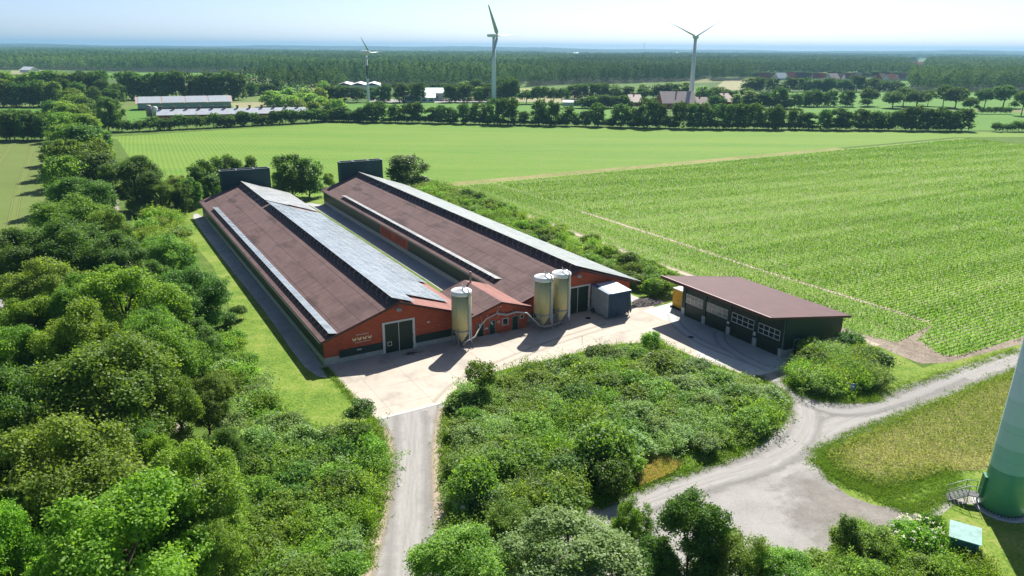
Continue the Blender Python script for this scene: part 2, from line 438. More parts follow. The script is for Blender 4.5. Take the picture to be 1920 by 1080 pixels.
def track_mat(name, base, rut, n_ruts=2, pos=.5, wid=.16, strength=.8, alpha=True):
    """wheel ruts worn into loose ground; the strip's ragged edge lets the ground under it through"""
    b = NB(name)
    ac = b.n('ShaderNodeAttribute', attribute_name='ac').outputs['Fac']; al = b.n('ShaderNodeAttribute', attribute_name='al').outputs['Fac']
    p = b.pos()
    cv = b.n('ShaderNodeCombineXYZ'); b.put(cv.inputs[0], b.math('MULTIPLY', ac, 7)); b.put(cv.inputs[1], b.math('MULTIPLY', al, .16))
    streak = b.noise(cv.outputs[0], 1.3, 5, .6)
    fine = b.noise(p, 4.0, 4, .7)
    d = b.math('ABSOLUTE', b.math('SUBTRACT', b.math('ABSOLUTE', b.math('ADD', ac, b.math('MULTIPLY', b.math('SUBTRACT', b.noise(p, .25, 2), .5), .25))), pos))
    rutf = b.ramp(b.math('DIVIDE', d, wid), [(.2, 1.0), (1.0, 0.0)])
    f = b.math('ADD', b.math('MULTIPLY', streak, .75), b.math('MULTIPLY', fine, .3))
    col = b.ramp(f, [(.3, tuple(x * .72 for x in base)), (.5, base), (.72, tuple(min(1, x * 1.25) for x in base))])
    col = b.mix(b.math('MULTIPLY', rutf, strength), col, rut)
    sh = b.bsdf(col, .95, .12, 0, b.bump(fine, .5, .04))
    if alpha:
        e = b.math('ADD', b.math('ABSOLUTE', ac), b.math('MULTIPLY', b.math('SUBTRACT', b.noise(p, .8, 4, .65), .5), .5))
        a = b.ramp(e, [(.30, 1.0), (.92, 0.0)])
        tr = b.n('ShaderNodeBsdfTransparent'); m = b.n('ShaderNodeMixShader')
        b.put(m.inputs[0], a); b.t.links.new(tr.outputs[0], m.inputs[1]); b.t.links.new(sh, m.inputs[2]); sh = m.outputs[0]
    return b.done(sh)

def rows_coord(b, ang):
    v = b.mapping(b.pos(), rot=(0, 0, -ang)); return b.sep(v)

def field_mat(name, soil, g1, g2, ang, period, cover=.6, big=.02, contrast=.5, tram=0, mid_scale=.25):
    """rows of a crop on soil: rows run along the direction ang"""
    b = NB(name); s = rows_coord(b, ang); p = b.pos()
    wob = b.math('MULTIPLY', b.math('SUBTRACT', b.noise(p, .4, 2), .5), .35)
    ph = b.math('SINE', b.math('MULTIPLY', b.math('ADD', s[1], wob), 2 * math.pi / period))
    cv = b.mapping(p, rot=(0, 0, -ang), scale=(.012, .16, 1))
    streak = b.noise(cv, 1.0, 5, .6)
    blot = b.noise(p, big, 4, .6); mid = b.noise(p, mid_scale, 4, .65); fine = b.noise(p, 2.2, 3, .7)
    band = b.noise(b.mapping(p, rot=(0, 0, -FA), scale=(.004, .045, 1)), 1.0, 4, .6)
    f = b.math('ADD', b.math('MULTIPLY', blot, .25), b.math('ADD', b.math('MULTIPLY', streak, .3), b.math('MULTIPLY', band, .45)))
    g = b.ramp(f, [(.32, g1), (.5, tuple((x + y) / 2 for x, y in zip(g1, g2))), (.68, g2)])
    g = b.mix(b.math('MULTIPLY', b.math('SUBTRACT', fine, .35, True), .9), g, tuple(x * .45 for x in g1))
    m = b.math('ADD', b.math('ADD', b.math('MULTIPLY', ph, contrast * .5), cover), b.math('ADD', b.math('MULTIPLY', b.math('SUBTRACT', fine, .5), .9), b.math('MULTIPLY', b.math('SUBTRACT', mid, .5), .7)), True)
    col = b.mix(b.ramp(m, [(.3, 0.0), (.62, 1.0)]), soil, g)
    return b.done(b.bsdf(col, .9, .12, 0, b.bump(b.math('ADD', b.math('MULTIPLY', ph, contrast), b.math('MULTIPLY', fine, 1.6)), .6, .12)))

M['lawn'] = groundmat('lawn', [(.32, (.075, .145, .018)), (.45, (.125, .210, .026)), (.56, (.180, .250, .040)), (.70, (.27, .275, .085))], .11, .55, 3.5, .75, .7, .06)
M['rough_grass'] = groundmat('rough_grass', [(.28, (.045, .085, .015)), (.46, (.085, .150, .025)), (.62, (.145, .190, .045)), (.80, (.26, .23, .10))], .12, .7, 4.0, .5, .8, .08)
M['meadow'] = groundmat('meadow', [(.28, (.11, .15, .035)), (.46, (.20, .21, .065)), (.60, (.28, .25, .11)), (.8, (.36, .27, .15))], .07, .5, 5.0, .45, .8, .1)
M['yard'] = groundmat('yard_concrete', [(.28, (.375, .328, .270)), (.45, (.465, .412, .345)), (.60, (.505, .452, .382)), (.8, (.55, .50, .435))], .09, .35, 7.0, .22, .12, .01, .9, .35)
M['pad'] = groundmat('new_concrete', [(.28, (.42, .425, .405)), (.5, (.51, .515, .49)), (.75, (.58, .58, .555))], .12, .5, 7.0, .15, .1, .01, .85)
M['gravel'] = groundmat('gravel', [(.28, (.205, .193, .178)), (.45, (.285, .273, .256)), (.6, (.335, .323, .306)), (.8, (.40, .388, .37))], .08, .45, 5.0, .4, .5, .04)
M['dark_gravel'] = groundmat('dark_gravel', [(.25, (.28, .275, .27)), (.5, (.42, .415, .41)), (.8, (.55, .545, .54))], .1, .8, 6.0, .6, .8, .05)
M['soil'] = groundmat('soil', [(.30, (.15, .12, .09)), (.5, (.255, .212, .165)), (.70, (.37, .32, .26))], .12, .9, 4.0, .7, .9, .1)
M['dirt'] = groundmat('dirt', [(.25, (.055, .05, .03)), (.5, (.10, .09, .05)), (.8, (.17, .14, .085))], .1, .9, 4.0, .5, .6, .06)
FIELD_ANG = FA
M['maize_ground'] = field_mat('maize_ground', (.33, .275, .205), (.13, .29, .020), (.23, .36, .042), FIELD_ANG, .75, .62, .018, .5)
M['head_ground'] = field_mat('headland_ground', (.33, .275, .205), (.13, .29, .020), (.23, .36, .042), FIELD_ANG + math.pi / 2, .75, .58, .018, .5)
M['crop'] = field_mat('root_crop', (.20, .22, .07), (.072, .215, .016), (.195, .300, .042), FIELD_ANG + math.pi / 2 - .07, 1.5, .64, .014, .4)
M['cereal'] = field_mat('cereal', (.20, .22, .09), (.115, .165, .040), (.165, .215, .055), FIELD_ANG + math.pi / 2, .6, .75, .02, .03)
M['far_green'] = field_mat('far_green', (.14, .20, .05), (.075, .190, .025), (.125, .245, .035), .8, 3.0, .8, .012, .1)
M['far_tan'] = field_mat('far_tan', (.32, .28, .18), (.24, .24, .12), (.33, .31, .17), .3, 3.0, .7, .012, .1)
M['far_yellow'] = field_mat('far_yellow', (.28, .27, .10), (.20, .24, .07), (.28, .30, .09), .3, 3.0, .7, .012, .1)

# the land: one sheet out to the horizon, with the far fields as a patchwork
b = NB('farmland'); p = b.pos()
vo = b.n('ShaderNodeTexVoronoi'); b.put(vo.inputs['Vector'], b.mapping(p, scale=(.0042, .0026, 1))); vo.inputs['Scale'].default_value = 1.0
pc = b.ramp(b.sep(vo.outputs['Color'])[0], [(0, (.055, .105, .025)), (.3, (.085, .155, .035)), (.5, (.14, .185, .055)), (.7, (.055, .11, .02)), (.88, (.22, .21, .10))], 'CONSTANT')
nz = b.noise(p, .35, 4, .65)
near = b.ramp(b.math('ADD', b.math('MULTIPLY', nz, .6), b.math('MULTIPLY', b.noise(p, 4, 3, .7), .4)), [(.3, (.045, .085, .015)), (.5, (.085, .15, .025)), (.7, (.16, .20, .05))])
far_f = b.ramp(b.math('DIVIDE', b.sep(p)[1], 1000.0), [(.40, 0.0), (.46, 1.0)])
M['land'] = b.done(b.bsdf(b.mix(far_f, near, b.mix(.35, pc, b.ramp(nz, [(.3, (.04, .09, .02)), (.7, (.15, .21, .06))]))), .95, .1))
R_ = 26000
sheet('ground', [(R_ * math.cos(k * math.pi / 36), R_ * math.sin(k * math.pi / 36)) for k in range(72)], 0.0, M['land'])

# ---- fields
STRIP_V = 109.0
crop_poly = px((204, 257), (430, 243), (620, 231), (900, 234), (1280, 243), (1800, 247)) + [(330, 360)] + uv((330, STRIP_V + 2), (62, STRIP_V + 1), (52, 106), (-1, 108), (-6, 140), (-8, 200), (-8.5, 270))
sheet('crop_field', crop_poly, .010, M['crop'], jit=0)
MAIZE = uv((81.5, 107), (81.5, -29.1), (73.5, -31.6), (71.2, -36.4), (73, -37.5), (86, -38.3), (330, -38.6), (330, 107))
HEAD = uv((68.4, 107), (68.2, 0), (68.8, -26), (70.3, -30.6), (81.4, -29), (81.4, 107))
sheet('maize_field', MAIZE, .012, M['maize_ground'])
sheet('maize_headland', HEAD, .016, M['head_ground'])
sheet('bare_soil', uv((68.3, 107), (68.3, -29), (70, -37), (74, -38.5), (330, -39), (330, 107)), .009, M['soil'])
sheet('sandy_verge', uv((66.6, 96), (66.7, 60), (66.4, 30), (66.8, -2), (66.4, -22), (67.2, -28), (66.5, -33.5), (66.4, -36.6), (70, -38.2), (85, -39.2), (330, -39.4), (330, -38), (86, -38.0), (73, -37.3), (71.5, -36), (74, -32), (70, -30.4), (68.7, -26), (68.5, 107)), .014, M['soil'], jit=.15)
for nm, pts, w in (('field_track', uv((81.4, 60), (81.6, 30), (81.2, 5), (82.2, -28)), 1.6), ('field_track', uv((66.9, 80), (67.0, 40), (67.3, 0), (67.2, -30)), 2.2)):
    ribbon(nm, pts, w, .020, track_mat(nm + '_soil', (.44, .375, .285), (.50, .44, .35), strength=.4))
ribbon('grass_strip', uv((60, STRIP_V - .6), (90, STRIP_V - .4), (160, STRIP_V - .2), (246, STRIP_V)), (5.5, 4.5), .022, M['meadow'])
sheet('cereal_field', px((-400, 260), (92, 264), (112, 300), (118, 345), (105, 400), (60, 470), (-500, 520)), .010, M['cereal'])
tm = track_mat('tramline_straw', (.135, .18, .047), (.36, .37, .16), 2, .62, .10, .9)
for pts in (((66, 264), (45, 330), (33, 365), (22, 425)), ((25, 266), (2, 300), (-40, 350))):
    ribbon('tramline', px(*pts), 2.6, .018, tm)

# far fields, in view between the woods
for i, (pts, m) in enumerate((
    (((-30, 203), (92, 203), (88, 211), (-30, 215)), 'far_green'),
    (((235, 206), (260, 196), (500, 194), (520, 214), (430, 226), (240, 232)), 'far_green'),
    (((130, 138), (300, 136), (560, 138), (560, 143), (300, 152), (120, 146)), 'far_green'),
    (((440, 160), (580, 157), (575, 171), (500, 174)), 'far_green'),
    (((430, 193), (500, 191), (505, 202), (440, 203)), 'far_tan'),
    (((640, 193), (930, 193), (1100, 197), (1160, 206), (1260, 222), (1280, 238), (900, 228), (630, 222)), 'far_green'),
    (((945, 190), (975, 166), (1000, 166), (1120, 170), (1100, 194)), 'far_tan'),
    (((968, 171), (978, 165), (1015, 165), (1000, 171)), 'far_yellow'),
    (((1330, 172), (1360, 150), (1400, 152), (1396, 168)), 'far_tan'),
    (((1440, 172), (1720, 173), (1960, 173), (1990, 206), (1700, 204), (1480, 202)), 'far_green'),
    (((1480, 201), (1720, 205), (1960, 213), (2010, 243), (1800, 245), (1500, 236)), 'far_green'),
    (((1650, 152), (1712, 152), (1704, 164), (1668, 162)), 'far_green'),
    (((560, 97), (650, 98), (700, 99), (640, 101)), 'far_yellow'),
    (((790, 100), (880, 99), (900, 101), (800, 102)), 'far_yellow'),
    (((1340, 104), (1500, 103), (1520, 106), (1330, 107)), 'far_green'),
)):
    sheet('field', px(*pts), .03 + .004 * i, M[m])

# ---- the farmyard
sheet('lawn', px((609, 686), (700, 790), (690, 800), (520, 800), (440, 600), (400, 500), (330, 420), (280, 400), (300, 372), (420, 360), (620, 350)) + uv((28, 104), (52, 106), (66, 95), (66, -6), (50, -2), (40, 0), (20, 4)), .006, M['lawn'])
for u0, u1 in ((-2.3, -.2), (20.3, 28.6), (49.2, 51.5)):
    sheet('gravel_strip', spline(uv((u0, 1.0), (u0 + .2, 25), (u0 - .2, 60), (u0, 96.5), (u1, 96.5), (u1, 50), (u1, .9)), 3), .012, M['dark_gravel'])
sheet('grass_strip', spline(uv((23.2, 12), (23.0, 40), (23.2, 96), (25.4, 96), (25.6, 40), (25.2, 12)), 3), .016, M['rough_grass'])
YARD = uv((-.45, -.05), (.3, -16.6), (9.5, -16.5), (12, -14), (20, -20), (38, -22), (44.7, -28.7), (50, -20), (52.2, -8), (52, -3.6), (48.4, -2.0), (48.4, .4), (-.4, .4))
sheet('yard', YARD, .020, M['yard'])
PAD = uv((44.7, -28.8), (43.4, -20.5), (45.5, -17), (48.6, -11), (48, -3.6), (54.8, -2.9), (56.4, -4.0), (56.4, -7.5), (52.3, -7.5), (52.3, -26.5), (55, -26.6), (55, -28.4), (50.3, -28.9))
sheet('concrete_apron', PAD, .026, M['pad'])
def slab_mat(name, src_stops, ang, bw, bh, dark):
    b = NB(name); p = b.pos()
    f = b.math('ADD', b.math('MULTIPLY', b.noise(p, .09, 3), .5), b.math('MULTIPLY', b.noise(p, .42, 5, .65), .5))
    f = b.math('ADD', f, b.math('MULTIPLY', b.math('SUBTRACT', b.noise(p, 6, 3, .7), .5), .22))
    c = b.ramp(f, src_stops)
    br = b.n('ShaderNodeTexBrick', offset=0.0); b.put(br.inputs['Vector'], b.mapping(p, rot=(0, 0, -ang)))
    for k in ('Color1', 'Color2'): br.inputs[k].default_value = (1, 1, 1, 1)
    br.inputs['Mortar'].default_value = (.62, .6, .58, 1); br.inputs['Scale'].default_value = 1.0
    br.inputs['Brick Width'].default_value = bw; br.inputs['Row Height'].default_value = bh; br.inputs['Mortar Size'].default_value = .035; br.inputs['Mortar Smooth'].default_value = .4
    c = b.mix(1.0, c, br.outputs['Color'], 'MULTIPLY')
    st = b.ramp(b.math('ADD', b.noise(p, .22, 3, .6), b.math('MULTIPLY', b.noise(p, 1.6, 3, .6), .25)), [(.66, 0.0), (.82, .55)])
    c = b.mix(st, c, dark)
    return b.done(b.bsdf(c, .9, .2, 0, b.bump(b.noise(p, 7, 2), .12, .01)))
SY = [(.28, (.375, .328, .270)), (.45, (.465, .412, .345)), (.60, (.505, .452, .382)), (.8, (.55, .50, .435))]
bpy.data.objects['yard'].data.materials[0] = slab_mat('yard_slabs', SY, FA, 5.0, 5.0, (.27, .24, .205))
bpy.data.objects['concrete_apron'].data.materials[0] = slab_mat('apron_slabs', [(.28, (.42, .425, .405)), (.5, (.51, .515, .49)), (.75, (.58, .58, .555))], FA, 4.7, 4.7, (.36, .355, .335))
tyre = track_mat('tyre_marks', (.47, .42, .352), (.43, .382, .32), 2, .5, .15, .4)
ribbon('tyre_marks', uv((40, -6), (30, -7.5), (20, -10), (13, -12.5), (8, -16.3)), 2.3, .0212, tyre)
tyre2 = track_mat('tyre_marks_dark', (.50, .505, .485), (.43, .427, .41), 2, .6, .12, .4)
for i, pts in enumerate((((51.0, -7), (48.5, -11), (47, -17), (47.4, -23), (48.5, -28.4)), ((51.8, -16), (49.2, -19), (48, -24), (48, -28.4)))):
    ribbon('tyre_marks', uv(*pts), 2.2, .0272 + .001 * i, tyre2)
sheet('concrete_edge', px((700, 790), (845, 753), (846, 749.5), (699, 786)), .030, M['pad'])

LANE_L = px((700, 789), (720, 850), (714, 920), (696, 985), (678, 1060), (640, 1200), (880, 1200), (852, 1080), (838, 1000), (829, 930), (826, 860), (832, 800), (845, 753))
sheet('gravel_drive', LANE_L, .010, M['gravel'])
LOT = px((1410, 707), (1472, 690), (1478, 712), (1508, 736), (1570, 747), (1625, 745), (1668, 731), (1905, 655), (1960, 636), (1960, 670), (1895, 696), (1700, 775), (1600, 820), (1546, 848), (1534, 868), (1552, 900), (1592, 930), (1640, 948), (1700, 953), (1755, 932), (1795, 915), (1822, 925), (1835, 945), (1790, 945), (1740, 985), (1690, 1010), (1600, 1060), (1500, 1160), (900, 1180), (860, 1100), (1000, 1000), (1115, 948), (1190, 916), (1300, 880), (1390, 846), (1442, 808), (1471, 770), (1466, 735))
sheet('gravel_track', LOT, .012, M['gravel'], jit=.0)
tg = track_mat('gravel_ruts', (.30, .288, .272), (.38, .368, .35), 2, .45, .25, .6)
tg2 = track_mat('gravel_ruts_dark', (.285, .275, .262), (.235, .23, .224), 2, .45, .35, .5)
ribbon('wheel_tracks', px((1960, 655), (1780, 716), (1660, 765), (1560, 800), (1480, 845), (1380, 885), (1250, 925), (1120, 975), (980, 1060)), 4.6, .018, tg)
ribbon('wheel_tracks', px((1440, 700), (1480, 730), (1512, 770), (1500, 820), (1440, 865), (1330, 900), (1200, 945), (1080, 1000)), 4.0, .022, tg)
ribbon('wheel_tracks', px((1440, 700), (1500, 745), (1580, 772), (1680, 752), (1800, 705)), 3.4, .025, tg2)
vs = track_mat('sandy_shoulder', (.36, .30, .225), (.40, .34, .265), strength=.4)
ribbon('sandy_shoulder', px((712, 800), (730, 850), (726, 920), (708, 990), (688, 1060), (655, 1170)), 2.2, .0125, vs)
ribbon('sandy_shoulder', px((832, 765), (826, 800), (820, 860), (824, 930), (832, 1000), (846, 1080), (868, 1170)), 2.0, .0135, vs)
ribbon('wheel_tracks', px((770, 772), (772, 850), (768, 940), (765, 1030), (764, 1150)), 4.6, .016, tg)
b = NB('worn_soil'); p = b.pos()
c_ = b.ramp(b.math('ADD', b.math('MULTIPLY', b.noise(p, .5, 4, .6), .6), b.math('MULTIPLY', b.noise(p, 5, 3, .7), .4)), [(.3, (.185, .165, .143)), (.5, (.265, .245, .22)), (.7, (.35, .335, .31))])
tr_ = b.n('ShaderNodeBsdfTransparent'); mx_ = b.n('ShaderNodeMixShader')
wx, wy = gp(1610, 962)
ds_ = b.n('ShaderNodeVectorMath', operation='DISTANCE'); b.put(ds_.inputs[0], p); ds_.inputs[1].default_value = (wx, wy, 0)
fo_ = b.math('SUBTRACT', b.math('ADD', 1.0, b.math('MULTIPLY', b.math('SUBTRACT', b.noise(p, .35, 4, .65), .5), 1.6)), b.math('DIVIDE', ds_.outputs['Value'], 8.5))
b.put(mx_.inputs[0], b.ramp(fo_, [(.15, 0.0), (.75, .85)]))
b.t.links.new(tr_.outputs[0], mx_.inputs[1]); b.t.links.new(b.bsdf(c_, .95, .1, 0, b.bump(b.noise(p, 5, 3, .7), .6, .05)), mx_.inputs[2]); M['worn'] = b.done(mx_.outputs[0])
sheet('worn_soil', px((1534, 868), (1552, 900), (1592, 930), (1640, 948), (1700, 953), (1745, 955), (1740, 985), (1690, 1010), (1600, 1060), (1500, 1150), (1200, 1150), (1250, 1000), (1380, 930)), .028, M['worn'])
MEADOW = px((1546, 852), (1700, 778), (1896, 700), (1960, 672), (1960, 860), (1850, 880), (1780, 885), (1710, 905), (1660, 918), (1610, 905), (1570, 885))
sheet('meadow', MEADOW, .008, M['meadow'])
sheet('lawn', px((1540, 866), (1600, 905), (1660, 922), (1720, 905), (1780, 885), (1850, 880), (1960, 860), (2100, 900), (2100, 1300), (1700, 1300), (1640, 1120), (1700, 1010), (1650, 960), (1590, 935)), .009, M['lawn'])
sheet('lawn', px((1480, 690), (1560, 600), (1640, 640), (1730, 690), (1900, 640), (1960, 620), (1960, 640), (1905, 657), (1668, 734), (1625, 748), (1500, 740), (1470, 705)), .007, M['lawn'])
# the planted beds stand on dark leaf litter
BED = px((843, 756), (872, 722), (905, 704), (960, 689), (1040, 674), (1110, 654), (1160, 646), (1232, 640), (1330, 681), (1413, 708), (1464, 737), (1470, 770), (1441, 808), (1388, 846), (1300, 879), (1235, 900), (1190, 916), (1120, 946), (1000, 1002), (930, 1050), (880, 1090), (855, 1030), (846, 950), (834, 900), (832, 820))
sheet('bed_litter', BED, .028, M['rough_grass'])
LEFTBED = px((702, 786), (722, 850), (716, 920), (698, 985), (680, 1060), (650, 1180), (420, 1180), (440, 1000), (440, 860), (400, 760), (392, 660), (440, 640), (485, 705), (545, 775), (610, 806))
sheet('bed_litter', LEFTBED, .011, M['rough_grass'])
# lane under the old trees on the left
ribbon('lane', px((425, 1090), (375, 960), (345, 850), (300, 720), (250, 560), (222, 420), (213, 372)), 2.8, .014, track_mat('lane_sand', (.30, .27, .21), (.36, .32, .26), strength=.5))
sheet('sandy_yard', px((-60, 560), (12, 562), (30, 600), (26, 640), (0, 660), (-80, 650)), .012, M['gravel'], jit=.3)

# ------------------------------------------------------------------ building materials
def brick_mat():
    b = NB('red_brick'); s = b.sep(b.obj())
    cv = b.n('ShaderNodeCombineXYZ'); b.put(cv.inputs[0], b.math('ADD', s[0], s[1])); b.put(cv.inputs[1], s[2])
    br = b.n('ShaderNodeTexBrick'); b.put(br.inputs['Vector'], cv.outputs[0])
    br.inputs['Color1'].default_value = (.58, .112, .045, 1); br.inputs['Color2'].default_value = (.42, .076, .032, 1); br.inputs['Mortar'].default_value = (.19, .065, .042, 1)
    br.inputs['Scale'].default_value = 1.0; br.inputs['Brick Width'].default_value = .5; br.inputs['Row Height'].default_value = .25; br.inputs['Mortar Size'].default_value = .035
    n = b.noise(b.obj(), .7, 4, .6)
    c = b.mix(b.ramp(n, [(.3, 0.0), (.7, .35)]), br.outputs['Color'], (.56, .14, .07))
    return b.done(b.bsdf(c, .85, .2, 0, b.bump(br.outputs['Fac'], -.2, .02)))

def roof_mat(name, c1, c2, dark):
    """fibre cement sheets: u down the slope, v along the ridge (object x, y); laps, streaks, lichen"""
    b = NB(name); o = b.obj(); s = b.sep(o)
    str_ = b.noise(b.mapping(o, scale=(.35, 2.6, .35)), 1.0, 6, .68)
    blot = b.noise(b.mapping(o, scale=(.16, .11, 1)), 1.0, 4, .6)
    spot = b.noise(b.mapping(o, scale=(.30, .14, 1), loc=(3, 9, 0)), 1.0, 2, .5)
    c = b.ramp(b.math('ADD', b.math('MULTIPLY', str_, .62), b.math('MULTIPLY', blot, .38)), [(.32, dark), (.48, c1), (.68, c2)])
    c = b.mix(b.ramp(spot, [(.57, 0.0), (.72, .8)]), c, tuple(x * .45 for x in c1))
    lap = b.math('ABSOLUTE', b.math('SUBTRACT', b.math('FRACT', b.math('DIVIDE', b.math('ADD', s[0], .53), 2.62)), .5))
    c = b.mix(b.ramp(lap, [(.476, 0.0), (.488, .8)]), c, (.035, .025, .022))
    seam = b.math('ABSOLUTE', b.math('SUBTRACT', b.math('FRACT', b.math('DIVIDE', s[1], 8.8)), .5))
    c = b.mix(b.ramp(seam, [(.492, 0.0), (.497, .3)]), c, (.04, .03, .028))
    cor = b.math('SINE', b.math('MULTIPLY', s[1], 2 * math.pi / .177))
    return b.done(b.bsdf(c, .82, .25, 0, b.bump(cor, .35, .03)))

def sheet_metal(name, col, pitch, axis, rough=.45, spec=.4, var=.12, depth=.03):
    b = NB(name); o = b.obj(); s = b.sep(o)
    cor = b.math('SINE', b.math('MULTIPLY', s[axis], 2 * math.pi / pitch))
    n = b.noise(o, .5, 5, .65)
    c = b.mix(b.ramp(n, [(.3, 0.0), (.7, 1.0)]), tuple(x * (1 - var) for x in col), tuple(min(1, x * (1 + var)) for x in col))
    return b.done(b.bsdf(c, rough, spec, 0, b.bump(b.ramp(cor, [(.3, 0.0), (.7, 1.0)]), .5, depth)))

def pv_mat(name, col, rough, spec, dust=.12):
    b = NB(name); p = b.pos(); s = b.sep(b.mapping(p, rot=(0, 0, -FA)))
    n = b.noise(p, .5, 4, .6)
    cc = b.n('ShaderNodeCombineXYZ'); b.put(cc.inputs[0], b.math('FLOOR', b.math('DIVIDE', b.math('ADD', s[0], 400.3), 1.6))); b.put(cc.inputs[1], b.math('FLOOR', b.math('DIVIDE', b.math('ADD', s[1], 400.2), 1.02)))
    wn = b.n('ShaderNodeTexWhiteNoise', noise_dimensions='2D'); b.put(wn.inputs[0], cc.outputs[0])
    c = b.mix(b.ramp(n, [(.3, dust * .5), (.7, dust)]), col, (.45, .46, .44))
    c = b.mix(1.0, c, b.ramp(wn.outputs[0], [(0.0, .82), (1.0, 1.15)]), 'MULTIPLY')
    return b.done(b.bsdf(c, b.ramp(n, [(.3, rough * .85), (.7, rough * 1.25)]), spec, 0, None, 0))

M['brick'] = brick_mat()
M['roof'] = roof_mat('fibre_cement_roof', (.130, .080, .075), (.185, .122, .113), (.070, .043, .042))
M['roof_pink'] = roof_mat('fibre_cement_roof_pale', (.27, .125, .105), (.335, .17, .145), (.20, .09, .08))
M['maroon'] = plain('maroon_board', (.075, .018, .018), .45, .4)
M['green'] = sheet_metal('green_cladding', (.013, .034, .024), .33, 1, .5, .35)
M['green_x'] = sheet_metal('green_cladding_x', (.013, .036, .022), .33, 0, .5, .35)
M['green_door'] = plain('green_door_paint', (.018, .034, .020), .5, .35)
M['green_tower'] = plain('green_shaft', (.022, .058, .052), .6, .3, var=.25, scale=.6)
M['concrete'] = plain('concrete', (.46, .46, .44), .9, .2, var=.2, scale=1.5, bump=.1)
M['white_trim'] = plain('white_trim', (.62, .62, .58), .6, .3, var=.1)
M['alu'] = plain('aluminium', (.58, .60, .60), .4, .5, .6, var=.1)
M['galv'] = plain('galvanised_steel', (.27, .285, .295), .5, .4, .5, var=.25, scale=4)
M['black'] = plain('black_rubber', (.018, .018, .018), .8, .2)
M['glass'] = NB('window_glass'); b = M['glass']; M['glass'] = b.done(b.bsdf((.02, .025, .03), .06, .6))
M['glass_pale'] = NB('window_glass_pale'); b = M['glass_pale']; M['glass_pale'] = b.done(b.bsdf(b.ramp(b.noise(b.obj(), 1.4, 4), [(.3, (.17, .16, .145)), (.7, (.33, .31, .28))]), .15, .5))
M['pv_blue'] = pv_mat('solar_glass_blue', (.115, .170, .220), .26, .75, .4)
M['pv_grey'] = pv_mat('solar_glass_grey', (.16, .18, .195), .38, .6, .5)
M['pv_green'] = pv_mat('solar_glass_green', (.115, .155, .145), .42, .5, .45)
M['sign_cream'] = plain('sign_cream', (.80, .68, .42), .6, .3, var=.06)
M['lamp'] = plain('lamp_housing', (.55, .57, .58), .35, .5)
M['gutter'] = plain('zinc_gutter', (.43, .45, .46), .5, .5, .4, var=.2)

# ------------------------------------------------------------------ the two barns
BW, BL, SL = 19.9, 97.4, .334
def roofz(u): return 3.55 + SL * (u + .53) if u <= 9.95 else 3.55 + SL * (BW + .53 - u)
PV_U0, PV_Z0, PV_K = 9.0, 7.75, .346
def pvz(u): return PV_Z0 - PV_K * (u - PV_U0)

def panel_mesh(name, glass, du, dv, k):
    """one module: aluminium frame and glass, lying in its slope; x down the slope, y along"""
    mb = MB(); e = .035
    q = [(0, 0, 0), (du, 0, -k * du), (du, dv, -k * du), (0, dv, 0)]
    mb.slab(q, .035, 1)
    mb.face([(e, e, .004 - k * e), (du - e, e, .004 - k * (du - e)), (du - e, dv - e, .004 - k * (du - e)), (e, dv - e, .004 - k * e)], 0)
    return mb.mesh(name, [glass, M['alu']])

def many_panels(name, cells, glass, du, dv, k, parent):
    V = []; Q = []; MI = []
    e = .035
    base = np.array([(0,0,-.035),(du,0,-k*du-.035),(du,dv,-k*du-.035),(0,dv,-.035),(0,0,0),(du,0,-k*du),(du,dv,-k*du),(0,dv,0),
                     (e,e,.004-k*e),(du-e,e,.004-k*(du-e)),(du-e,dv-e,.004-k*(du-e)),(e,dv-e,.004-k*e)])
    qs = np.array([(0,3,2,1),(4,5,6,7),(0,1,5,4),(1,2,6,5),(2,3,7,6),(3,0,4,7),(8,9,10,11)])
    for i, c in enumerate(cells):
        V.append(base + np.array(c)); Q.append(qs + 12 * i); MI += [1] * 6 + [0]
    o = add_obj(name, mesh_np(name, np.vstack(V), np.vstack(Q), [glass, M['alu']], MI), parent)
    o['kind'] = 'stuff'; return o

